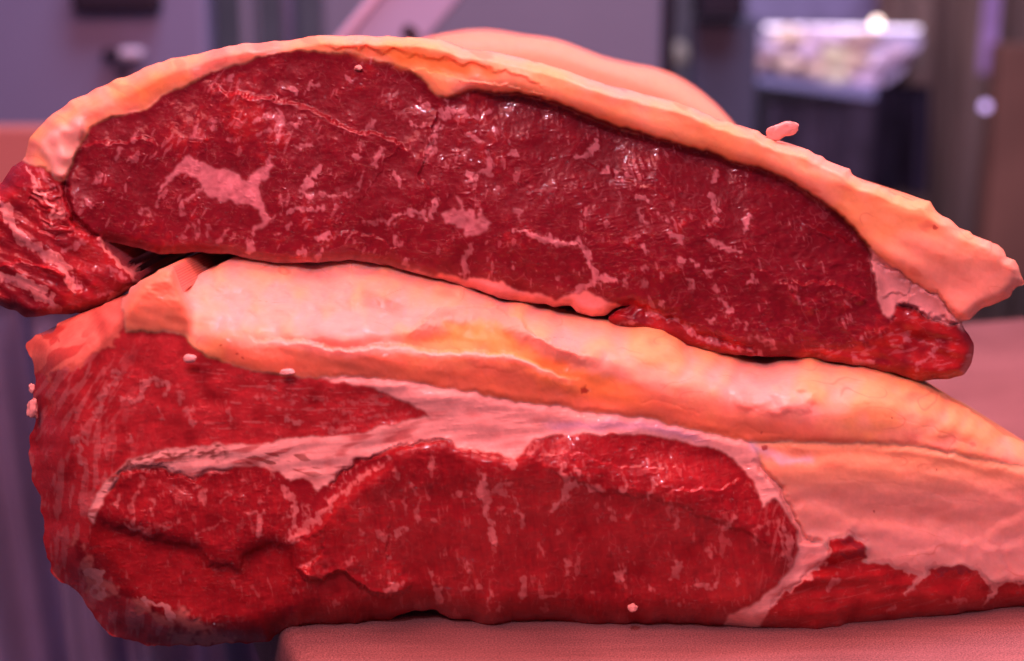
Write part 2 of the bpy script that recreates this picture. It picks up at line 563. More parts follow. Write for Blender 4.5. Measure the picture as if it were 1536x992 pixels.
# ================================================================== lower joint of beef
def lower_joint():
    f = Face(20, 1640, 380, 985, STEP, 11)
    U, V = f.U, f.V
    outline = pts('37,520 39,511 50,507 71,500 84,497 86,486 105,476 118,470 147,461 168,453 186,446 195,434 210,421 236,404 250,400 260,399 '
                  '263,405 268,421 275,440 283,424 300,409 330,394 362,385 400,380 520,382 700,390 900,420 1100,470 1300,520 1388,574 1414,590 1445,611 1477,631 1503,647 1536,665 1640,730 '
                  '1640,905 1536,913 1505,915 1479,924 1447,925 1400,932 1347,939 1273,944 1241,952 1189,952 1136,947 1077,944 1024,939 998,935 971,939 932,941 '
                  '879,939 839,931 800,929 760,937 750,940 723,939 702,927 678,927 657,915 639,912 604,921 578,927 538,940 507,943 475,939 459,941 427,949 '
                  '400,960 356,965 260,969 205,964 170,953 148,934 131,912 118,887 93,873 77,857 74,838 67,813 66,775 59,750 52,725 48,711 43,683 44,654 '
                  '52,628 50,596 52,565 50,552 43,531')
    ins = np.where((U > 235) & (U < 315) & (V < 462), f.poly(outline, 0.04), f.poly(outline, 0.55))
    R = {}
    top_edge = '189,499 230,496 270,502 288,518 314,536 354,549 400,559 419,562 472,566 537,566 603,572 668,582 721,593 780,603 839,612 917,622 970,628 1009,637 1048,645 1101,658 1127,663 1160,664 1241,665 1319,664 1372,668 1411,675 1464,688 1536,700 1640,722'
    fat = pts(top_edge) + [(1640, 300), (150, 300), (150, 470), (186, 480)]
    conn = pts('472,566 537,566 603,572 668,582 721,593 780,603 839,612 917,622 970,628 1009,637 1048,645 1101,658 1127,663 1141,700 1162,723 1178,747 1191,773 1202,804 '
               '1215,812 1235,816 1240,830 1232,848 1200,872 1180,886 1152,912 1136,950 1080,950 1090,924 1130,907 1162,880 1189,854 1199,830 1196,800 1182,770 1160,745 1145,763 1137,734 1122,708 1101,689 1074,674 1035,666 983,654 917,649 878,653 831,653 799,660 '
               '773,690 742,679 721,677 681,671 676,661 642,662 603,667 569,678 537,692 511,711 490,732 478,740 470,727 454,718 434,720 414,728 406,706 385,699 354,700 330,704 300,712 262,708 240,700 183,705 157,745 140,790 132,770 150,735 165,715 194,690 223,683 262,671 341,668 400,666 432,658 485,655 537,650 590,637 616,631 645,624 '
               '637,619 611,603 585,593 540,578')
    vwedge = pts('406,706 434,720 454,718 470,727 478,740 490,732 511,711 537,692 560,690 590,683 571,701 537,722 505,752 490,772 468,792 441,818 433,808 437,780 428,748 412,728')
    leftm = pts('120,545 189,496 230,494 270,500 288,518 314,536 354,549 400,559 419,562 472,566 540,578 585,593 611,603 637,619 645,624 616,631 590,637 537,650 485,656 432,658 400,666 341,668 262,671 223,683 194,690 165,715 140,720 120,690 108,640 105,590')
    deep = pts('157,745 183,705 240,700 262,708 300,712 330,704 354,700 385,699 406,706 412,728 428,748 437,780 433,808 441,818 400,813 367,824 354,846 329,849 315,846 302,822 274,813 233,805 192,794 140,788')
    eye = pts('441,818 468,792 490,772 505,752 537,722 571,701 590,683 560,690 537,692 569,678 603,667 642,662 676,661 681,671 721,677 742,679 773,690 799,660 831,653 878,653 917,649 983,654 1035,666 1074,674 1101,689 1122,708 1137,734 1145,763 1160,745 1182,770 1196,800 1199,830 1189,854 1162,880 1130,907 1090,924 1080,990 440,990')
    bott = pts('140,788 192,794 233,805 274,813 302,822 315,846 329,849 354,846 367,824 400,813 441,818 445,990 350,990 356,958 315,937 274,917 233,909 205,895 164,876 142,843 131,824')
    stripf = pts('106,800 118,808 131,824 142,843 164,876 205,895 233,909 274,917 315,937 356,958 370,990 260,990 255,945 232,928 205,915 180,898 150,892 130,885 122,850 105,825')
    side = pts('20,470 120,545 105,590 108,640 120,690 140,720 150,735 132,770 140,788 131,824 118,808 106,800 105,825 122,850 130,885 150,892 180,898 205,915 232,928 255,945 262,990 20,990')
    flatf = pts('1127,663 1160,664 1241,665 1319,664 1372,668 1411,675 1464,688 1536,700 1640,722 1640,880 1536,874 1513,870 1492,872 1476,862 1466,854 1440,846 1400,850 1389,857 1379,867 1355,854 1321,846 1292,843 1300,835 1294,809 1273,805 1244,809 1236,828 1235,816 1215,812 1202,804 1191,773 1178,747 1162,723 1141,700')
    flank = pts('1180,886 1200,872 1232,848 1238,828 1244,809 1273,805 1294,809 1302,835 1292,843 1321,846 1355,854 1379,867 1389,857 1400,850 1440,846 1466,854 1476,862 1492,872 1513,870 1536,874 1640,880 1640,990 1136,990 1136,950 1152,912')
    redtop = pts('20,470 88,470 150,440 183,440 184,500 160,520 120,545 90,560 20,560')
    lab = np.where(ins, 0, -1)
    order = [('side_muscle', side, M_LEAN), ('bottom_muscle', bott, M_LEAN), ('eye_muscle', eye, M_LEAN), ('deep_muscle', deep, M_LEAN),
             ('left', leftm, M_LEAN), ('flank_muscle', flank, M_LEAN), ('pale_fat_layer', flatf, M_FAT), ('edge_fat', stripf, M_MARB),
             ('fat_cap', fat, M_FAT), ('torn_edge', redtop, M_MARB), ('connective_tissue', conn, M_MARB), ('seam_tissue', vwedge, M_MARB)]
    nm = {'left': 'wedge_muscle', 'torn_edge': 'torn_fat_edge'}
    names, mats, parents, ids = {}, {}, {}, {}
    for k, (n, P, m) in enumerate(order):
        lab[f.poly(P, {'fat_cap': 0.5, 'pale_fat_layer': 0.5, 'edge_fat': 2.0, 'connective_tissue': 0.45, 'torn_edge': 1.6}.get(n, 1.0)) & ins] = k
        names[k] = nm.get(n, n); mats[k] = m; ids[n] = k
    lab[ins & (lab < 0)] = 0
    soft = {n: blur((lab == k).astype(float), 1.1) for n, k in ids.items()}
    soft_w = {n: blur((lab == k).astype(float), 7) for n, k in ids.items()}

    # ---- colour of the tissue
    n_lo = f.noise(60, k=1); n_md = f.noise(16, k=2); n_hi = f.noise(5, k=3)
    fib_v = f.noise(2.2, 26, -8, 4)      # fibres standing upright in the eye muscle
    fib_h = f.noise(30, 2.2, -4, 5)
    fib_d = f.noise(22, 2.4, 118, 6)
    lean = soft['eye_muscle'] + soft['bottom_muscle'] + soft['deep_muscle'] + soft['left'] + soft['flank_muscle'] + soft['side_muscle']
    t = np.clip(0.42 + 0.11 * n_lo + 0.07 * n_md + 0.05 * n_hi + 0.05 * fib_v + 0.05 * f.noise(2.5, 7, -8, 81), 0, 1)
    c = LEAN_D + (LEAN - LEAN_D) * np.clip(t * 2, 0, 1)[..., None] + (LEAN_R - LEAN) * np.clip(t * 2 - 1, 0, 1)[..., None]
    col = c.copy()
    # wedge muscle, side and flank are brighter red
    for n, a in (('left', 0.75), ('side_muscle', 0.95), ('flank_muscle', 0.75), ('bottom_muscle', 0.35)):
        col = mix(col, LEAN_R if n in ('flank_muscle', 'bottom_muscle') else rgb(0.52, 0.038, 0.046), soft[n] * a * np.clip(0.8 + 0.25 * n_md, 0, 1))
    peakc = blur(f.poly(pts('183,480 188,447 210,421 236,402 262,396 268,420 277,442 284,470 286,500 270,504 230,499 187,500'), 0.2).astype(float), 4)
    fatc = FATC + (FATP - FATC) * np.clip(0.6 + 0.25 * n_lo + 0.2 * n_md, 0, 1)[..., None]
    col = mix(col, fatc, soft['fat_cap'])
    col = mix(col, FATF, soft['fat_cap'] * smooth(-26, 34, V + 7 * n_lo - np.interp(U, [20, 330, 380, 432, 495, 532, 603, 655, 747, 780, 900, 1000, 1150, 1300, 1536, 1640], [470, 500, 512, 513, 524, 527, 521, 531, 528, 540, 565, 585, 625, 645, 690, 720]) + 4 * n_md) * 0.85 * smooth(275, 340, U))  # front below the shoulder takes the redder tone of grazing light
    col = mix(col, rgb(0.80, 0.27, 0.14), peakc * soft['fat_cap'] * 0.9)
    # scooped fat is a deeper orange
    scoop = blur(f.poly(pts('570,518 620,505 660,490 700,484 740,488 765,500 790,516 850,532 880,545 870,562 820,556 780,536 745,527 690,530 650,531 600,520')).astype(float), 9)
    col = mix(col, FATO, scoop * soft['fat_cap'] * 0.85)
    col = mix(col, rgb(0.84, 0.43, 0.33), soft['pale_fat_layer'] * (1 + 0 * n_lo))
    col = mix(col, rgb(0.74, 0.36, 0.27), soft['pale_fat_layer'] * np.clip(0.2 * f.noise(40, 10, 5, 9) + 0.08, 0, 0.5))
    col = mix(col, FATC, soft['pale_fat_layer'] * smooth(760, 690, V) * 0.7)
    col = mix(col, rgb(0.84, 0.47, 0.40), soft['pale_fat_layer'] * smooth(770, 820, V + 6 * n_md) * 0.8)
    col = mix(col, CONN * (1 + 0.05 * fib_h[..., None]), soft['connective_tissue'])
    col = mix(col, rgb(0.60, 0.17, 0.15), soft['connective_tissue'] * np.clip(0.25 * n_md + 0.10 * fib_h - 0.10, 0, 0.5))
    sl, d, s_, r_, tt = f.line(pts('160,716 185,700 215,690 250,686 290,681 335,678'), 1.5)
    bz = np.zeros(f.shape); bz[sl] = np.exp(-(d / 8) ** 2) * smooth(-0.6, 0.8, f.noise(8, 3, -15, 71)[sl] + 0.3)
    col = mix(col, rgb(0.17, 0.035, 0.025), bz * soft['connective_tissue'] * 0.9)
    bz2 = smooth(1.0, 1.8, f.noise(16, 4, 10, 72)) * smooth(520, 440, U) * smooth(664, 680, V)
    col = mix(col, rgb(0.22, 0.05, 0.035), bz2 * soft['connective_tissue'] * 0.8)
    col = mix(col, rgb(0.40, 0.05, 0.05), soft['connective_tissue'] * smooth(0.7, 1.6, f.noise(30, 5, -8, 73)) * smooth(700, 560, U) * 0.7)
    col = mix(col, rgb(0.62, 0.20, 0.16), soft['edge_fat'] * smooth(-0.9, 0.5, n_md + 0.5 * n_hi) * 0.85)
    for st in ('135,862,6 148,866,10 155,880,9 145,888,6', '225,905,3 245,915,5 262,925,4', '212,898,4 222,912,3'):
        sl, m = f.stroke(pts(st), 1.6); col[sl] = mix(col[sl], rgb(0.66, 0.30, 0.27), m * 0.85)
    col = mix(col, rgb(0.72, 0.22, 0.15), soft['torn_edge'] * np.clip(0.85 + 0.2 * n_md, 0, 1))
    col = mix(col, LEAN_R, soft['torn_edge'] * smooth(0.3, 1.2, 0.7 * n_md + 0.7 * f.noise(20, 6, -35, 74)) * smooth(150, 110, U) * 0.7)
    col = mix(col, LEAN_D * 1.3, soft['seam_tissue'] * 0.9)
    sl, d, s_, r_, tt = f.line(pts('600,502 630,488 645,475 658,462 689,462 713,461 744,460 762,472 781,482 799,501 839,522 891,538 950,553 1010,567'), 0.6)
    lipc = np.zeros(f.shape); q_ = d * s_
    lipc[sl] = smooth(-1.5, 1.5, q_) * smooth(34, 12, q_ + 4 * n_md[sl]) * smooth(0, .08, tt) * smooth(1, .75, tt)
    col = mix(col, rgb(0.72, 0.36, 0.26), lipc * soft['fat_cap'] * 0.85)
    under = np.zeros(f.shape); under[sl] = smooth(14, 30, q_) * smooth(70, 40, q_) * smooth(0.05, .2, tt) * smooth(1, .8, tt)
    col = mix(col, FATO, under * soft['fat_cap'] * 0.75)
    sl, d, s_, r_, tt = f.line(pts('360,508 380,510 432,511 466,515 495,523 532,526 563,520 603,519 655,530 694,528 747,528 780,537 830,560 880,575'), 0.5)
    rimc = np.zeros(f.shape); q_ = d * s_
    rimc[sl] = smooth(-1, 1.5, q_) * smooth(14, 3, q_) * smooth(0, .1, tt) * smooth(1, .85, tt)
    col = mix(col, rgb(0.84, 0.45, 0.36), rimc * soft['fat_cap'] * 0.8)
    # blue-white silverskin along the top of the eye
    sl, d, s_, r_, tt = f.line(pts('800,640 850,641 917,638 983,642 1035,655 1080,668'), 0.6)
    sk = np.zeros(f.shape); sk[sl] = np.exp(-(d / 8) ** 2) * smooth(0, .15, tt) * smooth(1, .8, tt)
    col = mix(col, rgb(0.62, 0.42, 0.54), sk * soft['connective_tissue'] * 0.8)
    sl, d, s_, r_, tt = f.line(pts('1128,668 1150,682 1180,690 1215,690'), 0.6)
    sk2 = np.zeros(f.shape); sk2[sl] = np.exp(-(d / 7) ** 2)
    col = mix(col, rgb(0.74, 0.58, 0.70), sk2 * 0.7)

    ves = (1 - smooth(0.0, 0.10, np.abs(f.noise(60, 22, 10, 88) + 0.2 * n_md))) * smooth(0.3, 1.2, f.noise(40, 30, 0, 89))
    col = mix(col, rgb(0.62, 0.17, 0.11), ves * 0.45 * (soft['fat_cap'] + soft['pale_fat_layer']))
    sta = smooth(0.8, 3.2, f.noise(26, 12, 8, 90))
    col = mix(col, rgb(0.66, 0.19, 0.13), sta * 0.5 * (soft['fat_cap'] + 0.7 * soft['pale_fat_layer']))
    # ---- marbling
    fatm = np.zeros(f.shape)
    lab_c = lab.copy()
    k0 = len(order)
    own = lambda P: (lambda q: q if q in (ids['eye_muscle'], ids['bottom_muscle'], ids['deep_muscle'], ids['left'], ids['side_muscle'], ids['flank_muscle'], ids['seam_tissue']) else None)(
        int(lab[min(f.ny - 1, max(0, int((P[len(P) // 2][1] - f.y0) / STEP))), min(f.nx - 1, max(0, int((P[len(P) // 2][0] - f.x0) / STEP)))]))
    strokes = ('724,714,4 726,735,7 730,763,5 736,791,6 743,819,2;708,743,4 726,738,5;732,739,3 762,743,3;740,735,2 764,726,4;770,745,1.5 781,763,4 785,779,4.5 784,795,3;'
               '905,730,3 889,732,4 865,725,4 853,729,6 843,747,6 823,769,3;841,702,6 849,718,4 869,708,4;978,725,5 971,751,3;916,763,1.5 923,779,2;810,817,2 817,835,3;813,787,3;'
               '930,735,5 940,733,4;770,694,8;791,680,6 797,668,5;754,765,3 746,768,2;785,870,4 788,888,6 786,899,3;847,843,3 859,870,2.5;932,854,3 932,867,7 932,878,3;1016,846,3 1012,865,4;'
               '973,878,4 976,886,2;1045,878,6 1058,881,3;1074,880,5;1106,862,3 1107,875,2.5;837,888,2 815,899,3;1016,907,4;817,912,3;839,798,5;942,825,3;889,894,3;'
               '647,862,3 660,899,7;702,846,4 702,859,3;697,886,5;715,878,5;734,888,4 731,909,3;752,912,6;604,796,6 599,804,4;625,764,3 627,777,2;567,799,3 589,809,3;586,836,5;668,825,5;739,857,3;'
               '528,836,2.5 524,849,2;580,888,5 599,878,4;549,862,4;459,849,4 472,836,3;593,700,2.5 597,710,2;648,690,6 644,706,2.5;619,726,1.5 622,740,1.5;606,747,2 606,765,1.5;684,743,4;626,765,4 628,779,2;'
               '648,779,3 656,781,2;567,799,3 579,807,3;602,799,7;565,821,3;670,827,5;426,775,3 434,773,2;541,799,3;1082,790,3 1092,786,4 1100,776,3;1010,770,3 1018,790,2;1060,820,3 1064,835,3;'
               '215,720,3 211,735,3 199,743,3 191,759,4 199,773,3 200,789,1.5;177,747,3 175,757,5;233,749,3 231,765,4;307,739,4 305,751,3;328,753,3 342,741,2;372,769,3 388,771,5 390,789,6 386,799,4;400,767,3 392,772,3;'
               '293,799,3 336,785,1.5;269,781,4;213,797,4 187,789,2;320,710,4 332,708,3;368,722,4;298,731,4;251,789,4;239,789,3;390,753,3;'
               '178,562,9 170,575,5;217,575,6 236,570,7 248,578,4 249,596,2;217,575,5 210,596,6 202,601,5 183,596,4;267,580,3 272,604,3;238,617,4 244,633,3;280,614,4 291,636,4;157,583,5 149,617,6;128,646,4 131,667,4;'
               '113,662,4 118,683,4 126,695,6;157,649,3 152,670,2;194,657,4;341,607,4 341,628,2;440,606,5;406,582,5 415,585,3;432,632,6 456,630,3;493,644,5 530,641,3;469,601,1.5 527,603,2 579,595,1.5;380,595,1.5 464,598,1.5;485,633,2 560,627,2 620,620,1.5;500,616,2 560,615,1.5;'
               '586,686,1.5 571,700,2 557,708,2.5 537,718,3 521,731,4 501,749,5.5 485,769,7 466,785,7 450,801,5 441,816,2;424,731,6 436,747,7 442,769,6 442,789,5 440,805,4;452,747,1.5 457,780,1.5;461,760,1.5 460,782,2;'
               '557,694,1 560,708,1;547,697,1 550,712,1;537,702,1 541,717,1;527,708,1 531,722,1;517,717,1 521,729,1;507,724,1 512,736,1;497,733,1 502,746,1;489,742,1 492,757,1;'
               '1160,770,2.5 1172,800,3 1176,835,4;1178,790,2.5 1186,812,6 1184,840,4;1148,775,2 1154,800,2;1190,850,5 1188,858,3;1136,790,2 1128,812,2;'
               '1372,868,3 1368,885,5 1360,893,2;1487,874,3 1488,893,5 1472,908,2;1255,867,4 1243,884,5;1330,915,4 1340,912,2;1420,905,3 1450,902,2')
    k1 = label_strokes(f, fatm, lab_c, strokes, k0, names, mats, parents, own, None)
    # fine flecks
    fl = smooth(1.7, 2.2, 0.9 * f.noise(3.4, 10, -6, 21) + 0.6 * n_md) * (soft['eye_muscle'] + soft['bottom_muscle'] + 0.8 * soft['deep_muscle'])
    fl2 = smooth(1.3, 1.9, f.noise(24, 2.6, 2, 22) + 0.3 * n_hi) * soft['left'] * smooth(250, 360, U)
    gx = (U - f.x0) / STEP; gy = (V - f.y0) / STEP
    sidefib = sample(f.noise(4.0, 11, 0, 23), gx + 7 * n_lo + 5 * n_md + 0.35 * (V - 700) / STEP * smooth(700, 560, V), gy)
    dia = smooth(700, 620, V + 0.3 * (U - 100))
    fl3 = smooth(0.1, 1.1, (f.noise(26, 4.5, -58, 87) + 0.4 * f.noise(9, 2.5, -58, 107)) * dia + (f.noise(5, 24, 4, 88) + 0.4 * f.noise(2.5, 8, 4, 108)) * (1 - dia) + 0.3 * n_md) * np.clip(soft['side_muscle'] + soft['left'] * smooth(250, 130, U), 0, 1)
    fl4 = smooth(1.5, 2.2, f.noise(20, 2.2, -14, 24)) * soft['flank_muscle']
    fl5 = smooth(0.5, 1.3, f.noise(2.2, 22, 12, 25)) * soft['eye_muscle'] * smooth(1120, 1175, U)
    fleck = np.clip(fl * 0.32 + fl2 * 0.6 + fl3 * 0.62 + fl4 * 0.25 + fl5 * 0.5, 0, 1)
    hair = smooth(1.7, 2.4, f.noise(1.6, 5, 20, 26)) * lean * 0.18
    fm = np.clip(np.maximum(fatm * (lean + soft['seam_tissue']), np.maximum(fleck, hair)), 0, 1)
    col = mix(col, MARB * np.clip(1 + 0.12 * n_md, 0.7, 1.2)[..., None], fm * np.clip(0.86 + 0.14 * n_hi, 0, 1))
    for st in ('1238,832,3 1245,808,2.5 1273,803,2 1298,808,2.5', '1296,842,2 1321,845,3 1355,853,4 1379,866,5 1372,880,4 1362,890,2', '1381,866,4 1392,855,3 1402,849,2.5 1440,844,2 1466,852,3 1478,862,4 1490,874,5 1490,890,4 1478,904,2', '1492,872,3 1513,868,3 1540,873,3 1600,878,3', '1184,884,4 1206,868,4 1234,846,3'):
        sl, m = f.stroke(pts(st), 1.0); col[sl] = mix(col[sl], rgb(0.70, 0.32, 0.28), m * 0.8)
    dk = np.zeros(f.shape)
    for st in ('1250,812,2 1272,808,4 1290,814,3 1292,830,5 1262,835,6', '1405,858,5 1430,852,6 1455,858,4'):
        sl, m = f.stroke(pts(st), 1.5); dk[sl] = np.maximum(dk[sl], m)
    col = mix(col, rgb(0.20, 0.02, 0.035), dk * 0.7 * soft['flank_muscle'])
    # specks of dried blood on the fat
    for (x, y, r) in pts('876,583,6 1147,674,5 354,534,2 366,539,2 330,520,1.5 1312,770,2 1338,628,1.6 90,512,1.6 218,535,2 1405,700,1.5 1146,648,1.5'):
        sl, m = f.stroke([(x, y, r)], 0.7)
        col[sl] = mix(col[sl], LEAN_R * 0.8, m * 0.8)

    # ---- relief in mm, towards the viewer
    rel = np.zeros(f.shape)
    dist = dist_inside(ins, 95)
    dist = np.maximum(lerp(blur(dist, 3.0) - 1.0, blur(dist, 14.0) - 5.0, smooth(300, 170, U)), 0)
    cells = 1.0 / STEP
    Rl = lerp(46.0, 92.0, smooth(330, 120, U)) * cells
    hi_ = smooth(700, 560, V)
    Rl = lerp(Rl, np.minimum(Rl, lerp(16.0, 70.0, smooth(220, 110, U)) * cells), hi_)
    q = np.clip(dist / Rl, 0, 1)
    depth = lerp(13.0, 25.0, smooth(330, 120, U))
    depth = lerp(depth, 3.0, hi_ * smooth(130, 240, U))
    depth = lerp(depth, 12.0, smooth(760, 820, V) * smooth(1100, 1200, U))
    rel -= depth * (1 - q) ** 2.3
    # eye muscle: proud crest running down to the right, falling away below it
    cu = np.array([440, 480, 600, 760, 850, 1000, 1100, 1190, 1300.]); cv = np.array([800, 745, 705, 704, 716, 745, 778, 835, 900.])
    vc = np.interp(U, cu, cv)
    dv = V - vc + 5 * n_lo
    crest = np.where(dv < 0, np.exp(-(dv / 62) ** 2), 0.35 * np.exp(-(dv / 30) ** 2) + 0.65 * np.exp(-(dv / 150) ** 2))
    rel += 6.0 * crest * soft_w['eye_muscle']
    rel += 2.5 * soft_w['deep_muscle'] * smooth(690, 790, V)
    rel -= 1.4 * soft_w['bottom_muscle'] * smooth(980, 830, V)
    f.ledge(rel, pts('140,790 192,797 233,808 274,816 302,824 312,846 329,851 354,848 367,828 400,817 441,820 482,792 515,770'), 1.1, 60, 6, side=-1)
    f.ledge(rel, pts('448,846 456,868 480,868 507,859 523,864 549,882 575,896 600,892 625,875'), 3.6, 40, 4, side=-1)
    f.ledge(rel, pts('800,700 850,716 905,735 980,748 1050,770 1120,800 1180,830'), 0.9, 26, 5, side=-1)
    f.ledge(rel, pts('1000,735 1040,738 1090,728 1120,715'), 0.8, 20, 3, side=1)
    f.ledge(rel, pts('760,690 800,684 860,680 930,700 1000,705'), 0.5, 18, 3, side=1)
    # fat cap: rounded shoulder, scooped middle, cut edge along the front
    f.ledge(rel, pts('360,508 380,510 432,511 466,515 495,523 532,526 563,520 603,519 655,530 694,528 747,528 780,537 830,560 880,575'), 3.0, 60, 4, 0.5, side=1)
    f.ledge(rel, pts('600,500 630,486 645,474 658,462 689,462 713,461 744,460 762,472 781,480 799,500 839,521 891,537 '), 4.0, 22, 3, 0.6, side=1)
    rel -= 4.5 * scoop * soft_w['fat_cap']
    f.ledge(rel, pts('1090,600 1130,612 1170,622 1215,612 1222,590 1195,572'), 1.2, 26, 8, 0.5, side=-1)
    blob = blur(f.poly(pts('1090,590 1120,572 1180,566 1215,580 1220,606 1180,616 1120,612')).astype(float), 5)
    rel += blob * (1.2 + 0.5 * f.noise(14, 9, 0, 41))
    peak = blur(f.poly(pts('183,480 188,447 210,421 236,402 262,396 268,420 277,442 284,470 286,500 270,504 230,499 187,500'), 0.2).astype(float), 4)
    rel += 3.5 * peak * smooth(515, 440, V)
    patch = blur(f.poly(pts('430,505 470,486 540,478 580,488 575,510 540,522 490,520')).astype(float), 5)
    rel += 2.2 * patch
    # where the fat rolls over to the top
    rel += 0.6 * soft_w['fat_cap'] * f.noise(80, 34, 8, 42)
    rel += 0.16 * soft['fat_cap'] * f.noise(26, 10, 12, 43) * (0.5 + 0.5 * smooth(620, 500, V))
    rel += soft_w['pale_fat_layer'] * (0.45 * f.noise(80, 26, 6, 82) + 0.12 * f.noise(24, 10, 8, 83))
    topf = smooth(10, 60, np.interp(U, [20, 190, 280, 380, 600, 780, 900, 1000, 1150, 1300, 1536, 1640], [505, 470, 492, 505, 500, 500, 520, 545, 580, 606, 672, 712]) - V) * soft['fat_cap']
    rel += topf * (0.40 * f.noise(60, 24, 14, 84) + 0.16 * f.noise(17, 7, 16, 85) + 0.10 * f.noise(6, 3.5, 10, 86))
    rs = random.Random(5)
    for (x, y, l, a) in [(330, 450, 70, 8), (430, 440, 90, 12), (520, 455, 60, 20), (900, 520, 120, 18), (980, 545, 90, 16), (1050, 560, 110, 14), (1260, 600, 90, 10), (1320, 620, 110, 16), (1400, 640, 70, 24), (700, 550, 90, 6), (960, 600, 100, 10), (1100, 640, 80, 8), (1250, 720, 120, 4), (1380, 740, 100, 10), (1300, 760, 90, -4)]:
        ca, sa = math.cos(math.radians(a)), math.sin(math.radians(a))
        f.groove(rel, [(x + l * t * ca + rs.uniform(-2, 2), y + l * t * sa + rs.uniform(-3, 3)) for t in (0, .25, .5, .75, 1)], 0.08, 2.0, 0.6)
    # pale fat layer: rolled edges at the lower right
    f.ledge(rel, pts('1128,668 1200,690 1300,690 1400,700 1480,725 1560,760'), 1.76, 108, 13.5, 0.25, side=1)
    f.ledge(rel, pts('1190,800 1240,800 1270,790 1330,785 1370,795 1400,798 1440,810 1462,835 1500,855'), 1.3, 40, 13, 0.25, side=1)
    f.ledge(rel, pts('1362,842 1375,828 1400,826 1430,835 1450,850'), 0.9, 26, 8, 0.25, side=1)
    f.ledge(rel, pts('1470,810 1500,790 1540,770 1600,745'), 1.0, 34, 9, 0.25, side=1)
    f.ledge(rel, pts('1440,810 1470,812 1495,825 1505,850 1515,870'), 1.3, 30, 8, 0.25, side=1)
    f.ledge(rel, pts('1497,826 1530,812 1600,790'), 1.0, 34, 9, 0.25, side=1)
    f.ledge(rel, pts('1195,752 1250,765 1290,790'), 0.8, 30, 8, 0.25, side=1)
    f.ledge(rel, pts('1385,790 1400,775 1430,762 1450,755'), 0.09, 32, 4.5, 0.25, side=1)
    f.groove(rel, pts('1128,690 1150,712 1170,735 1185,762 1197,795 1206,810 1238,815'), 2.4, 4.5, 0.5)
    f.groove(rel, pts('420,562 472,566 537,567 603,573 668,583 721,594 780,604 839,613 917,623 970,629 1048,646 1127,664 1241,666 1372,669 1464,689 1600,716'), 0.9, 6, 0.4)
    f.groove(rel, pts('490,735 511,713 537,694 569,679 603,668 642,663 676,663'), 1.2, 3.5)
    f.groove(rel, pts('1150,905 1180,886 1205,868 1234,846'), 1.0, 4)
    f.groove(rel, pts('1240,830 1244,809 1273,803 1300,808'), 0.6, 4, 0.3)
    f.groove(rel, pts('157,748 183,707 240,702 262,710 300,714 354,702'), 1.0, 4)
    knob = blur(f.poly(pts('1240,835 1246,808 1273,805 1294,810 1300,835 1290,845 1262,850')).astype(float), 4)
    rel += 2.2 * knob
    rel += soft_w['flank_muscle'] * (1.2 * f.noise(60, 14, -8, 44))
    rel += soft_w['connective_tissue'] * (1.0 + 0.30 * f.noise(40, 10, -6, 45))
    # general unevenness
    rel += 0.5 * n_lo * soft_w['eye_muscle'] + 0.3 * n_lo
    rel += (0.13 * n_md + 0.025 * n_hi) * lean
    rel += 0.025 * lean * f.noise(9, 3.2, -8, 46) + 0.02 * lean * f.noise(3.2, 9, -6, 47)
    rel += 0.03 * soft['side_muscle'] * sidefib
    rel += 0.10 * fatm * lean + 0.03 * fleck
    rel += 0.012 * f.noise(3.2, k=48)
    gl = smooth(1.9, 2.4, f.noise(4.5, 2.0, -8, 93) + 0.45 * n_md + 0.35 * crest)
    rel += 0.13 * gl * lean + 0.12 * smooth(1.5, 2.2, f.noise(14, 2.0, -5, 94)) * soft['connective_tissue']
    D = np.full(f.shape, 0.4130)
    D = D + 0.017 * smooth(1150, 1640, U)
    us = np.array([20, 190, 280, 380, 600, 780, 900, 1000, 1150, 1300, 1536, 1640.]); vs = np.array([505, 470, 492, 505, 500, 500, 520, 545, 580, 606, 672, 712.])
    sh = np.interp(U, us, vs)
    q = (sh - V + 5 * n_lo + 1.5 * n_md) / 16.0
    up = 16.0 * (np.log1p(np.exp(-np.abs(q))) + np.maximum(q, 0)) * (1 - 0.8 * peakc)
    vb = np.interp(U, [20, 200, 265, 343, 414, 527, 598, 663, 734, 800, 888, 950, 1035, 1109, 1207, 1293, 1382, 1450, 1536], [380, 372, 381, 379, 395, 389, 402, 419, 441, 455, 476, 496, 520, 533, 537, 548, 571, 590, 600])
    tu = up / np.maximum(sh - vb, 34.0)
    D = D + 0.0400 * np.minimum(tu, 1.6) ** 1.15 * lerp(0.65, 1.0, smooth(140, 260, U)) + 0.004 * smooth(1150, 1400, U) * 0
    D = D - 0.00002 * np.maximum(V - 700, 0) * 0
    pos = at(U, V, D - rel * 0.001)

    wet = np.clip(0.72 + 0.22 * n_md + 0.2 * n_lo, 0.15, 1.0) * np.clip(lean, 0, 1) + (1 - np.clip(lean, 0, 1)) * np.clip(0.60 + 0.25 * n_lo + 0.15 * n_md, 0.1, 1.0)
    wet = np.clip(wet + 0.6 * sk + 0.7 * sk2 + 0.3 * blob, 0, 1)
    base = at(700, 940, 0.43)
    base = np.array([base[0], 0.46, 0.0])
    root = empty('beef_joint', base.tolist())
    tag(root, 'lower beef joint with thick orange fat top, lying directly on the pink board', 'meat', 'stacked beef joints')
    for k in range(len(order)): parents[k] = root
    cellab = lab_c[:-1, :-1].copy()
    rings = [(0.0, 1.0), (0.004, 0.998), (0.02, 0.99), (0.05, 0.97), (0.09, 0.90), (0.115, 0.75), (0.125, 0.5), (0.128, 0.0)]
    ctr = at(800, 760, 0.45)
    build_parts(f, cellab, names, mats, parents, pos, col, wet, base, 0.12, (ctr[0], ctr[2]), rings)
    return root


lower_joint()


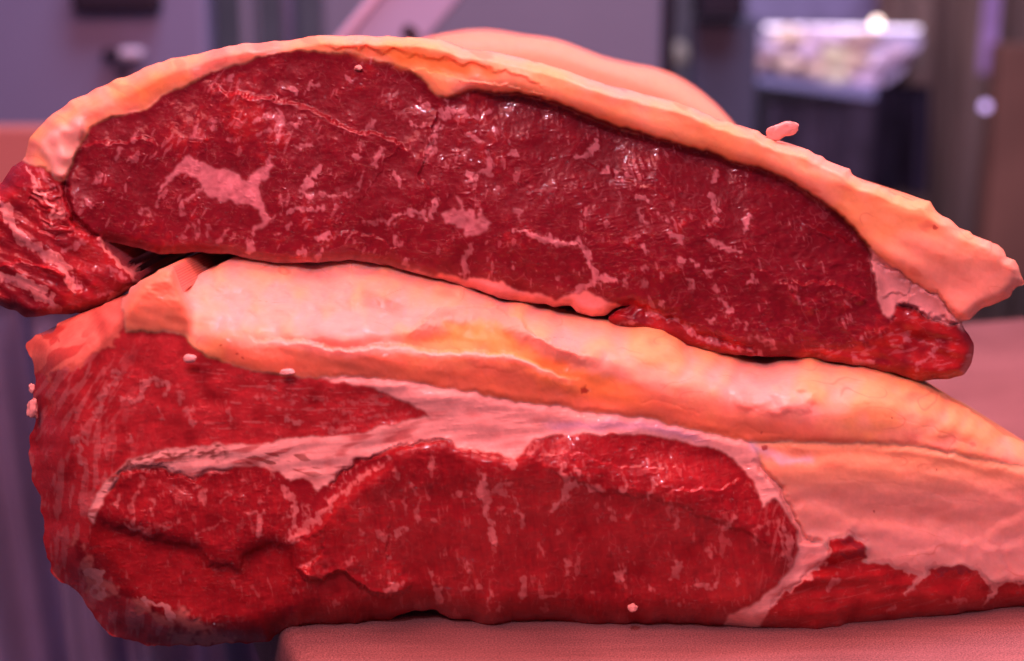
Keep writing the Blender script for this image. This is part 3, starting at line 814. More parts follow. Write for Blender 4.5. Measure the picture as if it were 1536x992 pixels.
# ================================================================== upper joint of beef
def upper_joint():
    f = Face(-60, 1545, 40, 585, STEP, 29)
    U, V = f.U, f.V
    outline = pts('-60,300 -30,285 0,276 4,268 16,250 33,241 37,229 43,205 63,187 76,174 105,151 144,132 170,119 199,109 231,94 262,86 307,78 341,69 380,64 422,61 451,57 480,53 537,53 600,55 658,58 '
                  '694,71 747,79 780,85 812,95 865,111 917,130 983,145 1035,159 1080,181 1111,188 1148,200 1167,210 1196,220 1222,229 1236,232 1254,248 1275,254 1293,271 1317,278 1343,288 1356,295 1377,295 1393,304 1403,316 1437,338 1464,354 1498,368 1511,383 1529,400 '
                  '1536,414 1533,427 1519,436 1517,445 1474,461 1453,478 1441,482 1447,493 1453,500 1460,516 1457,542 1445,563 1430,567 1382,571 1367,569 1338,558 1317,557 1293,548 1251,542 1207,537 1160,534 1109,533 1074,529 1035,519 996,508 954,496 928,491 909,478 '
                  '928,465 949,455 928,460 907,472 888,476 865,468 857,458 833,458 799,455 765,452 734,441 689,427 663,419 629,411 598,402 563,394 527,389 466,393 414,395 380,389 343,379 320,380 288,377 265,381 236,380 210,373 183,366 157,361 '
                  '183,390 210,416 207,427 183,440 168,453 147,461 121,471 113,468 79,471 39,476 21,466 0,458 -30,452 -60,440')
    ins = np.where((U > 1140) & (V < 440), f.poly(outline, 0.75), f.poly(outline, 0.28))
    eye = pts('97,271 107,244 115,223 128,210 134,195 147,184 170,175 199,168 228,158 244,142 270,132 296,119 328,103 362,94 406,80 453,74 506,79 537,81 563,90 590,95 616,105 637,121 655,141 671,147 681,143 694,136 710,133 742,136 780,138 805,145 831,150 865,164 901,178 943,192 983,204 1022,217 1059,224 1095,240 1127,247 1160,258 1175,265 1212,286 1241,307 1267,330 1293,357 1306,380 '
              '1308,393 1312,414 1318,432 1320,453 1326,470 1338,480 1344,470 1343,458 1361,461 1385,472 1411,478 1440,489 1480,500 1480,600 960,600 900,480 949,455 928,460 880,437 857,440 833,458 800,446 760,427 735,419 700,419 640,412 598,404 563,396 527,391 466,394 414,396 380,390 343,380 288,378 236,381 183,367 152,357 131,348 113,332 101,311 99,282')
    cap = pts('30,250 37,229 43,205 63,187 76,160 200,60 480,20 1540,20 1560,500 1441,500 1424,464 1409,448 1372,426 1351,411 1330,396 1314,383 1293,357 1267,330 1241,307 1212,286 1175,265 1160,258 1127,247 1095,240 1059,224 1022,217 983,204 943,192 901,178 865,164 831,150 805,145 780,138 742,136 710,133 694,136 681,143 671,147 655,141 637,121 616,105 590,95 563,90 537,81 506,79 453,74 406,80 362,94 328,103 296,119 270,132 244,142 228,158 199,168 170,175 147,184 134,195 128,210 115,223 107,244 97,271 89,273 76,258 55,248')
    conn = pts('1302,372 1330,396 1351,411 1372,426 1409,448 1424,464 1441,484 1450,496 1424,486 1388,471 1359,459 1343,458 1344,470 1338,480 1326,470 1320,453 1318,432 1312,414 1308,393')
    botf = pts('598,402 640,409 700,417 735,417 760,425 800,442 830,450 857,440 880,436 900,448 928,460 907,474 888,480 865,470 857,460 833,462 799,460 765,456 734,445 689,431 640,416')
    flap = pts('-80,220 16,245 35,240 55,247 76,257 89,272 97,272 99,283 101,311 113,332 131,348 152,357 157,361 230,430 200,500 -80,500')
    strip = pts('900,480 928,465 955,455 985,462 1010,473 1040,487 1075,503 1120,515 1180,522 1250,525 1310,520 1330,500 1345,475 1343,458 1361,461 1385,472 1411,478 1440,489 1480,490 1490,600 900,600')
    lab = np.where(ins, 0, -1)
    order = [('eye_muscle', eye, M_LEAN), ('fat_cap', cap, M_FAT), ('strip_muscle', strip, M_LEAN), ('flap_muscle', flap, M_LEAN), ('connective_tissue', conn, M_MARB), ('edge_fat', botf, M_MARB)]
    names, mats, parents, ids = {}, {}, {}, {}
    for k, (n, P, m) in enumerate(order):
        lab[f.poly(P, 0.35 if m is M_FAT else 0.8) & ins] = k
        names[k] = n; mats[k] = m; ids[n] = k
    lab[ins & (lab < 0)] = 0
    soft = {n: blur((lab == k).astype(float), 1.1) for n, k in ids.items()}
    soft_w = {n: blur((lab == k).astype(float), 7) for n, k in ids.items()}
    n_lo = f.noise(60, k=1); n_md = f.noise(16, k=2); n_hi = f.noise(5, k=3)
    lean = soft['eye_muscle'] + soft['strip_muscle'] + soft['flap_muscle']
    gx = (U - f.x0) / STEP; gy = (V - f.y0) / STEP
    dist0 = dist_inside(ins, 60)
    t = np.clip(0.36 + 0.09 * n_lo + 0.07 * n_md + 0.06 * n_hi, 0, 1)
    lean_u = rgb(0.185, 0.007, 0.018); lean_ud = rgb(0.130, 0.005, 0.014)
    col = lean_ud + (lean_u - lean_ud) * np.clip(t * 2, 0, 1)[..., None] + (LEAN_R - lean_u) * np.clip(t * 2 - 1, 0, 1)[..., None]
    col = mix(col, LEAN_R, soft['strip_muscle'] * np.clip(0.45 + 0.3 * n_md, 0, 1) + soft['flap_muscle'] * np.clip(0.4 + 0.2 * n_md, 0, 1) * 0.6)
    fatc = FATC + (FATP - FATC) * np.clip(0.15 + 0.25 * n_lo + 0.1 * n_md + 0.5 * np.exp(-dist0 / 7), 0, 1)[..., None]  # paler towards the outline: the lit rim is put into the colour
    col = mix(col, fatc, soft['fat_cap'])
    # redder, thinner fat on the left shoulder, orange wedge in the middle, radial fibres
    col = mix(col, rgb(0.72, 0.30, 0.22), soft['fat_cap'] * smooth(520, 380, U) * np.clip(0.55 + 0.3 * n_md, 0, 1))
    wedge = blur(f.poly(pts('470,66 560,70 640,80 700,92 760,112 700,112 655,108 620,102 570,88 520,76')).astype(float), 4)
    col = mix(col, FATO, wedge * 0.9)
    patch = blur(f.poly(pts('165,160 180,130 215,118 250,108 280,100 280,118 250,135 228,150 200,160')).astype(float), 5)
    col = mix(col, FATO, patch * soft['fat_cap'] * 0.5)
    knobf = blur(f.poly(pts('60,225 75,200 100,190 112,172 130,190 130,205 118,225 105,250 95,272 80,262 68,245')).astype(float), 3)
    col = mix(col, rgb(0.72, 0.50, 0.42), knobf * soft['fat_cap'] * 0.75)
    col = mix(col, FATP * rgb(0.95, 0.88, 0.86), soft['fat_cap'] * smooth(1290, 1400, U) * smooth(330, 420, V) * 0.8)
    col = mix(col, rgb(0.68, 0.36, 0.34) * (1 + 0.1 * n_md[..., None]), soft['connective_tissue'])
    col = mix(col, rgb(0.66, 0.28, 0.26) * (1 + 0.12 * n_md[..., None]), soft['edge_fat'])
    ves = (1 - smooth(0.0, 0.10, np.abs(f.noise(60, 20, 24, 88) + 0.2 * n_md))) * smooth(0.3, 1.2, f.noise(40, 30, 0, 89))
    col = mix(col, rgb(0.64, 0.18, 0.11), np.clip(ves * 0.4 + 0.45 * smooth(1.2, 2.2, f.noise(24, 10, 24, 90)), 0, 1) * soft['fat_cap'])
    sl, m = f.stroke([(1400, 337, 4)], 0.7); col[sl] = mix(col[sl], LEAN_R, m * 0.7)
    sl, m = f.stroke([(691, 123, 1.4)], 0.5); col[sl] = mix(col[sl], LEAN_D, m * 0.7)

    fatm = np.zeros(f.shape)
    lab_c = lab.copy()
    k1 = len(order)
    eyeid = ids['eye_muscle']
    leans = (ids['eye_muscle'], ids['strip_muscle'], ids['flap_muscle'])
    for P in ('286,228 296,236 298,244 315,250 331,254 351,262 375,270 391,256 409,238 401,264 391,280 391,301 401,321 405,331 397,341 382,349 381,343 389,325 385,315 369,303 357,307 351,301 325,301 311,289 304,281 290,266 280,261 266,265 252,275 242,293 239,292 250,270 262,250',
              '663,321 683,315 693,314 687,295 691,295 697,313 709,317 717,326 723,313 728,323 736,337 732,349 705,357 697,343 685,337 675,330 665,332'):
        m = f.poly(pts(P), 0.9)
        fatm = np.maximum(fatm, 1.0 * blur(m.astype(float), 1.0))
        lab_c[m & (lab == eyeid)] = k1
        names[k1] = 'marbling_streak'; mats[k1] = M_MARB; parents[k1] = eyeid
        k1 += 1
    own = lambda P: (lambda q: q if q in leans else None)(int(lab[min(f.ny - 1, max(0, int((P[len(P) // 2][1] - f.y0) / STEP))), min(f.nx - 1, max(0, int((P[len(P) // 2][0] - f.x0) / STEP)))]))
    strokes = ('304,281,3 278,303,3 268,323,1;478,252,4 470,266,7 458,278,6 457,295,2;434,317,2 448,313,5 454,315,4 486,313,3;379,353,2 375,373,8;298,335,2.5 292,355,2.5;311,337,3 312,353,3;343,349,3 327,364,2;278,349,2.5 277,356,2.5;283,339,2 292,337,2;'
               '421,297,2 425,321,1;431,341,2.5 425,350,2;482,357,6 494,351,4;452,377,4 460,381,4 455,392,2;484,375,5 478,388,4;518,291,2 500,294,2 478,292,2;456,224,4 462,219,3;422,178,4 420,166,2;424,178,4 400,175,3 382,182,2;422,180,4 446,188,2;420,185,4 414,212,2;412,190,3 385,206,2;'
               '450,221,3 462,217,2;395,252,2 407,238,1.5;651,307,6 643,327,2.5;586,333,6 596,325,4 619,321,4 631,321,6 640,329,3;542,333,1 580,330,1.5;594,353,4 599,373,3;701,264,7 707,270,3;733,240,4 733,262,3 715,260,2.5 712,269,1.5;705,371,4 697,393,4 698,415,4;651,204,5 639,230,2;'
               '778,313,2.5 780,325,3;594,254,2 594,266,4 598,278,1.5;572,222,3 562,246,4;539,216,1.5 538,226,2;532,240,5 537,237,4;546,260,2 535,287,2;768,228,5 776,230,3;772,396,5;772,343,4 785,347,2 792,353,7 812,357,4 830,358,4 850,367,3 870,368,2;822,303,4;750,283,2.5;613,394,8;'
               '878,236,6 894,218,5;866,236,3 878,238,5;907,258,5 917,256,2 935,275,1;959,295,5 969,299,3;955,317,2.5 969,333,4;985,319,1.5 1003,335,2;1003,349,2 1019,359,4;870,361,3 880,379,6 887,398,5 897,415,8 925,420,5;897,424,8 870,433,5 857,440,3;'
               '1068,361,4 1082,367,5 1112,379,2;1070,295,5 1074,313,4 1072,329,3;1076,260,4 1070,272,1.5;1122,331,7 1116,349,3;943,262,3;882,315,2 883,329,2;957,359,2.5;967,373,6;1021,393,5 1032,390,2 1046,400,1.5;1007,307,4;1080,449,2 1100,475,3;1102,487,3 1120,485,3;1193,445,1.5 1201,461,1.5;1128,413,4 1124,423,3;'
               '941,418,4 939,431,4;963,402,3 966,413,2;993,413,3 997,426,2;967,423,3 970,431,2;1035,423,4 1037,431,2;1063,405,4 1067,413,3;1072,431,1.5 1074,440,1.5;1082,452,3 1095,473,3;1116,489,4;1069,481,6;770,397,4;802,405,3;838,419,3;996,455,6;'
               '672,150,4 671,166,6 663,181,5 655,202,3 645,220,2;671,166,4 700,165,5 712,178,3;656,165,3 661,176,2;631,160,4 645,157,3;615,190,4 640,188,2;560,180,3 550,195,3;520,118,4 530,120,2;538,101,3;435,135,5 442,140,3;465,130,3 478,128,2;345,110,2 340,125,3;720,170,4 735,165,2;745,195,3;760,215,3;700,205,3 716,210,4;730,230,2 738,250,2;650,222,2 640,240,2;'
               '330,175,2 318,195,3;300,185,2 290,205,3;205,195,2 200,215,2;180,225,3 170,240,2;345,215,2 360,212,2;240,300,2 236,312,2;215,318,3 214,322,2;226,315,1.5 224,325,1.5;190,280,2 186,296,2;150,262,3 144,278,3;160,255,2 155,270,2;130,290,2 134,305,2;'
               '0,311,5 26,345,5 47,369,5 73,385,6 105,416,4 123,432,3;0,416,6 31,421,6 63,437,6 76,455,6 78,468,5;-50,300,4 -20,306,4 0,311,5;-50,415,4 0,416,6;147,362,2 165,380,3 185,402,4 205,420,5;95,378,3 115,370,3 128,362,2;160,402,3 175,410,3 185,420,3;'
               '60,255,2 80,285,2;150,440,3 170,438,2;972,466,2 996,476,3 1022,486,3 1056,507,3 1101,523,3 1140,531,2;930,484,4 950,482,3;1345,520,4 1365,515,3;1130,505,4 1160,520,3;1280,540,3 1310,545,4;1290,505,4;1405,510,3 1398,530,3;1390,535,2 1375,555,2')
    k1 = label_strokes(f, fatm, lab_c, strokes, k1, names, mats, parents, own, None)
    fa = sample(f.noise(3.2, 9, 0, 21), gx + 0.5 * (gy - 200) * smooth(900, 300, U) - 0.35 * (gy - 200) * smooth(800, 1100, U), gy)
    fl = smooth(1.65, 2.2, 0.9 * fa + 0.6 * n_md) * soft['eye_muscle']
    fl2 = smooth(1.0, 1.8, f.noise(15, 2.4, 20, 22) + 0.4 * n_md) * soft['flap_muscle']
    fl3 = smooth(1.2, 1.9, f.noise(9, 3, -15, 23) + 0.4 * n_md) * soft['strip_muscle']
    edge = dist_inside(np.isin(lab, leans), 14)
    rim = 1.4 * np.exp(-edge / 2.4) * lean * smooth(330, 380, V) * smooth(700, 600, U)
    hair = smooth(1.7, 2.4, f.noise(5, 1.6, -15, 26)) * lean * 0.2
    fleck = np.clip(fl * 0.34 + fl2 * 0.12 + fl3 * 0.4, 0, 1)
    fm = np.clip(np.maximum(np.maximum(fatm * lean, rim * 0.7), np.maximum(fleck, hair)), 0, 1)
    col = mix(col, rgb(0.50, 0.21, 0.24) * np.clip(1 + 0.12 * n_md, 0.7, 1.2)[..., None], fm * np.clip(0.86 + 0.14 * n_hi, 0, 1))

    for st in ('-50,298,6 -20,304,6 0,311,6 26,345,6 47,369,7 73,385,8 105,416,5 123,432,4', '-50,412,6 0,414,7 31,420,7 63,436,8 76,455,8 78,468,6', '150,364,3 168,384,5 188,404,6 204,420,6 185,436,5 160,450,5', '40,258,3 62,290,4 90,330,3', '-40,350,4 -10,352,3'):
        sl, m = f.stroke(pts(st), 1.7)
        col[sl] = mix(col[sl], rgb(0.66, 0.29, 0.27), m * soft['flap_muscle'][sl] * np.clip(0.75 + 0.25 * n_md[sl], 0, 1))
    rel = np.zeros(f.shape)
    dist = np.maximum(blur(dist_inside(ins, 60), 2.5) - 0.8, 0)
    cells = 1 / STEP
    Rl = lerp(14.0, lerp(16.0, 34.0, smooth(350, 150, U)), smooth(380, 260, V)) * cells
    q = np.clip(dist / Rl, 0, 1)
    depth = lerp(3.5, lerp(9.0, 12.0, smooth(350, 150, U)), smooth(380, 260, V))
    rel -= depth * (1 - q) ** 2.3
    # the fat cap stands proud of the lean from the middle to the tip and shades it
    rel += soft_w['fat_cap'] * (2.0 + 4.5 * smooth(560, 820, U))
    cd = dist_inside(lab != ids['fat_cap'], 90) * STEP
    rel -= 4.0 * np.exp(-cd / 30) * soft['eye_muscle'] * smooth(640, 760, U)
    # lean belly: rounded towards the viewer in the middle
    mid = np.interp(U, [100, 300, 600, 900, 1200, 1350], [270, 290, 300, 350, 430, 470])
    rel += 3.4 * np.exp(-((V - mid) / 110) ** 2) * soft_w['eye_muscle']
    f.ledge(rel, pts('296,121 341,137 393,147 419,151 458,160 485,172 511,189 537,195 576,204 603,213 625,240'), 1.7, 40, 3.5, side=1)
    f.ledge(rel, pts('655,160 650,200 638,235 632,262 638,285 650,300'), 1.0, 30, 3, side=1)
    f.ledge(rel, pts('115,226 140,216 175,212 205,208 240,214'), 1.0, 25, 3, side=1)
    f.ledge(rel, pts('862,238 900,252 935,272 985,285 1010,305 1060,330 1100,345'), 0.7, 26, 3, side=1)
    f.ledge(rel, pts('770,345 800,350 840,360 870,370 885,400'), 0.7, 22, 3, side=1)
    f.ledge(rel, pts('1185,420 1230,424 1260,428 1284,436 1300,455'), 1.6, 24, 3, side=1)
    f.ledge(rel, pts('1200,335 1250,352 1285,372'), 0.8, 22, 3, side=1)
    f.ledge(rel, pts('1100,380 1140,405 1180,432 1210,465'), 0.8, 24, 3, side=1)
    f.ledge(rel, pts('500,345 545,352 580,362 600,378'), 0.8, 18, 3, side=1)
    f.groove(rel, pts('909,478 950,462 985,470 1030,490 1080,510 1140,524'), 1.1, 4)
    f.groove(rel, pts('1343,458 1361,461 1385,472 1411,479 1440,491'), 2.6, 4.0)
    f.groove(rel, pts('97,272 100,290 102,311 114,333 132,349 155,359'), 2.5, 4.5)
    rel += 3.0 * soft_w['flap_muscle'] + 0.4 * soft_w['flap_muscle'] * f.noise(26, 9, 30, 60)
    f.ledge(rel, pts('-40,405 0,395 30,392 60,398 90,412 120,432'), 1.8, 26, 3, side=1)
    for i, (a, b) in enumerate((((45, 290), (95, 305)), ((40, 300), (92, 320)), ((50, 312), (100, 328)), ((60, 328), (105, 340)), ((55, 345), (115, 350)), ((48, 280), (85, 290)))):
        f.groove(rel, [a, ((a[0] + b[0]) / 2, (a[1] + b[1]) / 2 + 3), b], 0.7, 3.2)
    rel += 2.5 * knobf * (1 + 0.3 * n_md)
    rel += 1.5 * wedge * -1
    f.ledge(rel, pts('470,67 540,73 600,80 660,88 720,100 780,116 830,140'), 1.0, 18, 3, side=-1)
    f.ledge(rel, pts('600,108 640,104 680,112 720,122 770,130 830,150'), 0.9, 14, 2.5, side=1)
    f.groove(rel, pts('1306,385 1330,398 1352,413 1373,428 1410,450 1440,484'), 1.6, 3.5)
    f.ledge(rel, pts('1345,462 1358,448 1362,445 1340,440 1328,450'), 1.0, 12, 2.5, side=1)
    rel += 0.7 * soft_w['strip_muscle'] * f.noise(40, 12, 14, 61) + 1.5 * soft_w['strip_muscle'] * smooth(1200, 1350, U)
    rel += 0.5 * soft['fat_cap'] * f.noise(60, 22, 22, 62) + 0.05 * soft['fat_cap'] * f.noise(16, 7, 24, 63)
    # trimmed, ragged upper rim of the cap
    rel += 0.35 * soft['fat_cap'] * np.exp(-dist / (9 * cells)) * f.noise(12, 6, 25, 64) * smooth(900, 1150, U)
    rel += 0.5 * n_lo + (0.13 * n_md + 0.025 * n_hi) * lean
    dash = f.noise(11, 2.4, -12, 65)
    rel += lean * ((0.004 + 0.008 * smooth(700, 950, U)) * dash + (0.02 + 0.05 * smooth(650, 900, U)) * smooth(1.4, 2.2, dash) + 0.015 * fa)
    chips = smooth(0.9, 1.6, f.noise(14, 10, 30, 66)) * smooth(1080, 1180, U) * soft['eye_muscle']
    rel += 0.3 * chips + 0.05 * f.noise(7, 5, 10, 67) * soft['eye_muscle'] * smooth(1060, 1200, U)
    rel += 0.10 * fatm * lean + 0.03 * fleck + 0.012 * f.noise(3.2, k=68)
    gl = smooth(1.7, 2.2, f.noise(8, 2.0, -12, 93) + 0.25 * n_md) * smooth(500, 800, U) + smooth(1.9, 2.4, f.noise(4.5, 2.0, 15, 94) + 0.4 * n_md)
    rel += 0.13 * np.clip(gl, 0, 1) * soft['eye_muscle'] + 0.12 * smooth(1.5, 2.1, f.noise(9, 2.2, 20, 95)) * (soft['flap_muscle'] + soft['strip_muscle'])
    D = 0.4465 + 0.000022 * (450 - V)
    D = D - 0.006 * smooth(200, 60, U) * smooth(200, 330, V)
    D = D + 0.004 * smooth(1100, 1500, U)
    pos = at(U, V, D - rel * 0.001)
    lc = np.clip(lean, 0, 1)
    wet = np.clip(0.80 + 0.2 * n_md + 0.15 * n_lo, 0.2, 1.0) * lc + (1 - lc) * np.clip(0.55 + 0.25 * n_lo + 0.15 * n_md, 0.1, 1.0)
    c0 = at(700, 445, 0.47)
    base = np.array([c0[0], 0.48, c0[2]])
    root = empty('beef_joint', base.tolist())
    tag(root, 'upper beef joint with curved fat cap, resting on top of the other joint', 'meat', 'stacked beef joints')
    for k in range(len(order)): parents[k] = root
    rings = [(0.0, 1.0), (0.004, 0.998), (0.02, 0.985), (0.05, 0.95), (0.085, 0.86), (0.105, 0.7), (0.115, 0.45), (0.118, 0.0)]
    ctr = at(800, 300, 0.47)
    build_parts(f, lab_c[:-1, :-1].copy(), names, mats, parents, pos, col, wet, base, 0.12, (ctr[0], ctr[2]), rings)
    return root


upper_joint()


# ================================================================== a third joint behind, only its fat back in sight
def organic(name, centre, radii, mat, seed=1, amp=0.12, freq=3.0, sub=4, colour=(0.8, 0.5, 0.4), wetv=0.4, rot=(0, 0, 0)):
    from mathutils import noise as mn, Euler
    bm = bmesh.new()
    bmesh.ops.create_icosphere(bm, subdivisions=sub, radius=1.0)
    off = Vector((seed * 3.17, seed * 1.31, seed * 0.77))
    R = Euler(rot).to_matrix()
    for v in bm.verts:
        n = v.co.normalized()
        d = 1 + amp * mn.noise(n * freq * 0.6 + off) * 1.6 + amp * 0.5 * mn.noise(n * freq * 2 + off)
        p = n * d
        v.co = R @ Vector((p.x * radii[0], p.y * radii[1], p.z * radii[2]))
    me = bpy.data.meshes.new(name)
    bm.to_mesh(me); bm.free()
    n = len(me.vertices)
    for p in me.polygons: p.use_smooth = True
    a = me.attributes.new('tissue', 'FLOAT_COLOR', 'POINT')
    a.data.foreach_set('color', np.tile(np.array([*colour, 1], np.float32), n))
    a = me.attributes.new('wet', 'FLOAT', 'POINT')
    a.data.foreach_set('value', np.full(n, wetv, np.float32))
    o = link(name, me, mat)
    o.location = centre
    return o


def rear_joint():
    """a lofted body: rounded fat back on top, standing on the board behind the two cut joints"""
    Y0 = 0.655
    prof = pts('560,90 620,62 680,50 740,50 800,58 860,72 920,88 980,104 1020,122 1060,148 1100,180 1128,212 1150,260 1150,330 1120,420 1060,470')
    bot = [(1060, 480), (600, 480)]
    outer = [at(u, v, Y0) for (u, v) in prof + bot]
    P = np.array(outer)
    P[-2:, 2] = 0.0; P[-3, 2] = 0.012
    c = P.mean(0)
    rings = [(-0.012, 0.90), (-0.006, 0.965), (0.004, 0.995), (0.03, 1.0), (0.07, 0.985), (0.11, 0.93), (0.135, 0.8), (0.145, 0.55)]
    # resample densely
    Q = []
    for a, b in zip(P, np.roll(P, -1, 0)):
        for k in range(6): Q.append(a + (b - a) * k / 6)
    Q = np.array(Q)
    for _ in range(4): Q = 0.5 * Q + 0.25 * np.roll(Q, 1, 0) + 0.25 * np.roll(Q, -1, 0)
    Q[:, 2] = np.maximum(Q[:, 2], 0.0)
    bm = bmesh.new()
    layers = []
    from mathutils import noise as mn
    for d, s in rings:
        lay = []
        for p in Q:
            q = np.array([c[0] + (p[0] - c[0]) * s, Y0 + d, max(0.0, c[2] * s + (p[2] - c[2]) * s if False else (p[2]) * (0.5 + 0.5 * s))])
            w = 0.0022 * mn.noise(Vector((q * 28).tolist()))
            lay.append(bm.verts.new((q[0] + w, q[1] + w, q[2] + (w if q[2] > 0.005 else 0))))
        layers.append(lay)
    n = len(Q)
    for a, b in zip(layers, layers[1:]):
        for k in range(n):
            bm.faces.new((a[k], a[(k + 1) % n], b[(k + 1) % n], b[k]))
    bm.faces.new(layers[0][::-1]); bm.faces.new(layers[-1])
    bmesh.ops.recalc_face_normals(bm, faces=bm.faces)
    fronts = [f for f in bm.faces]
    me = bpy.data.meshes.new('fat_cap')
    bm.to_mesh(me); bm.free()
    for p in me.polygons: p.use_smooth = True
    nv = len(me.vertices)
    co = np.empty(nv * 3, np.float32); me.vertices.foreach_get('co', co); co = co.reshape(-1, 3)
    t = np.clip((co[:, 2] - 0.09) / 0.03, 0, 1)[:, None]
    colr = LEAN_R * (1 - t) + rgb(0.86, 0.38, 0.24) * t
    a = me.attributes.new('tissue', 'FLOAT_COLOR', 'POINT')
    a.data.foreach_set('color', np.hstack([colr, np.ones((nv, 1))]).astype(np.float32).ravel())
    a = me.attributes.new('wet', 'FLOAT', 'POINT'); a.data.foreach_set('value', np.full(nv, 0.35, np.float32))
    o = link('beef_joint', me, M_FAT)
    tag(o, 'blurred pink fat back of the joint behind the two sharp ones', 'meat')
    return o


rear_joint()

# ================================================================== scraps of fat
def scrap(name, u, v, Y, size, seed, label, colour=(0.72, 0.40, 0.36), rot=(0, 0, 0), amp=0.45, lift=0.0):
    p = atv(u, v, Y)
    p.z += lift
    o = organic(name, p, size, M_MARB, seed, amp * 0.6, 2.2, 4, colour, 0.5, rot)
    tag(o, label, 'fat scrap', 'loose scraps of fat')
    return o


scrap('fat_scrap', 1173, 196, 0.456, (0.0052, 0.0011, 0.0027), 3, 'curled pink fat scrap standing on the rim of the upper fat cap', rot=(0.15, -0.3, 0.1), amp=0.3)
scrap('fat_scrap', 49, 614, 0.430, (0.0016, 0.0014, 0.0034), 5, 'largest pale fat flake stuck on the outer side of the lower joint', amp=0.5)
scrap('fat_scrap', 48, 583, 0.430, (0.0009, 0.0010, 0.0016), 6, 'small pale fat flake just above the largest side flake', amp=0.4)
scrap('fat_scrap', 285, 538, 0.4085, (0.0020, 0.0011, 0.0013), 7, 'oval white fat scrap on the red meat below the fat peak', amp=0.2)
scrap('fat_scrap', 431, 558, 0.4085, (0.0022, 0.0012, 0.0009), 8, 'flat white fat scrap at the edge of the orange fat', amp=0.3)
scrap('fat_scrap', 949, 912, 0.4095, (0.0015, 0.0010, 0.0013), 9, 'round pink fat scrap low on the dark lower muscle', colour=(0.78, 0.42, 0.36), amp=0.35)
scrap('fat_scrap', 1506, 921, 0.436, (0.0021, 0.0014, 0.0016), 10, 'pale fat scrap hanging under the thin right tail of meat', amp=0.5)
scrap('fat_scrap', 1462, 928, 0.436, (0.0034, 0.0012, 0.0008), 12, 'flat sliver of fat under the red flank meat', amp=0.35)
scrap('fat_scrap', 538, 102, 0.4525, (0.0013, 0.0009, 0.0008), 13, 'tiny white fat scrap near the top of the upper muscle', amp=0.35)

# ================================================================== the shop behind, far out of focus
def box(name, mat, lo, hi, parent=None, bev=0.004, rot=None):
    bm = bmesh.new()
    bmesh.ops.create_cube(bm, size=1.0)
    lo, hi = Vector(lo), Vector(hi)
    c = (lo + hi) / 2
    for v in bm.verts:
        v.co = Vector((v.co.x * (hi.x - lo.x), v.co.y * (hi.y - lo.y), v.co.z * (hi.z - lo.z)))
    if bev: bmesh.ops.bevel(bm, geom=list(bm.edges), offset=bev, segments=2, profile=0.5, affect='EDGES')
    me = bpy.data.meshes.new(name)
    bm.to_mesh(me); bm.free()
    o = link(name, me, mat)
    o.location = c if parent is None else c - parent.location
    if rot: o.rotation_euler = rot
    if parent is not None: o.parent = parent
    return o


def pbox(name, mat, u0, v0, u1, v1, Y, thick, parent=None, bev=0.004):
    a = at(u0, v0, Y); b = at(u1, v1, Y)
    return box(name, mat, (min(a[0], b[0]), Y, min(a[2], b[2])), (max(a[0], b[0]), Y + thick, max(a[2], b[2])), parent, bev)


M_GREY = plain('grey_violet_paint', (0.27, 0.28, 0.44), 0.5, var=0.08, scale=3)
M_GREY2 = plain('grey_paint', (0.25, 0.28, 0.37), 0.55, var=0.10, scale=3)
M_STEEL = plain('brushed_steel', (0.55, 0.52, 0.60), 0.25, metal=0.9, var=0.1, scale=12)
M_DARK = plain('dark_plastic', (0.02, 0.014, 0.03), 0.5, var=0.2)
M_TEAL = plain('dark_blue_panel', (0.12, 0.13, 0.19), 0.5, var=0.3, scale=4)
M_BROWN = plain('brown_hanging_cloth', (0.42, 0.27, 0.22), 0.8, var=0.45, scale=5, stretch=(3, 3, 0.4))
M_RUST = plain('rust_brown_post', (0.32, 0.14, 0.09), 0.7, var=0.3, scale=4)
M_CREAM = plain('cream_plaster', (0.62, 0.50, 0.36), 0.6, var=0.2, scale=8)
M_VIOLET = plain('violet_sheet', (0.33, 0.34, 0.54), 0.22, var=0.2, scale=6, coat=0.3)
M_ORANGE = plain('pink_board', (0.66, 0.26, 0.22), 0.6, var=0.15, scale=8)

# wall behind everything
wy = 3.4
wall = box('wall', plain('back_wall_paint', (0.22, 0.17, 0.18), 0.8, var=0.35, scale=2.5), (-4, wy, -1.1), (5, wy + 0.1, 1.6), bev=0)
tag(wall, kind='structure')
floor = box('floor', plain('dark_floor_tiles', (0.10, 0.085, 0.11), 0.5, var=0.3, scale=3), (-4, -1.5, -1.15), (5, wy, -1.1), bev=0)
tag(floor, kind='structure')

# cold cabinet on the left: door, frame strips, black handle plate, latch
cy = 1.55
cb = empty('cold_cabinet', at(400, 900, cy).tolist())
tag(cb, 'grey violet cabinet with a black plate and small chrome latch on its door', 'cabinet')
def cpart(name, mat, u0, v0, u1, v1, y, th, bev=0.004):
    return pbox(name, mat, u0, v0, u1, v1, y, th, cb, bev)
cpart('door', M_GREY, -900, -500, 343, 700, cy, 0.06, 0.008)
cpart('frame', M_GREY2, 346, -500, 398, 700, cy + 0.004, 0.05, 0.006)
cpart('frame', plain('blue_grey_strip', (0.17, 0.17, 0.26), 0.5, var=0.1), 401, -500, 462, 700, cy + 0.012, 0.05, 0.006)
cpart('side_panel', M_GREY2, 465, -500, 978, 700, cy + 0.016, 0.05, 0.006)
hp = cpart('handle_plate', M_DARK, 101, -60, 239, 20, cy - 0.025, 0.022, 0.006)
lt = cpart('latch', plain('bright_latch', (0.80, 0.76, 0.90), 0.2, var=0.05), 176, 72, 212, 90, cy - 0.03, 0.025, 0.005)  # highlight on the metal put into its pale colour
cpart('latch_base', M_DARK, 150, 74, 175, 92, cy - 0.02, 0.018, 0.005)
cpart('latch_pin', M_DARK, 172, 98, 188, 116, cy - 0.02, 0.018, 0.004)

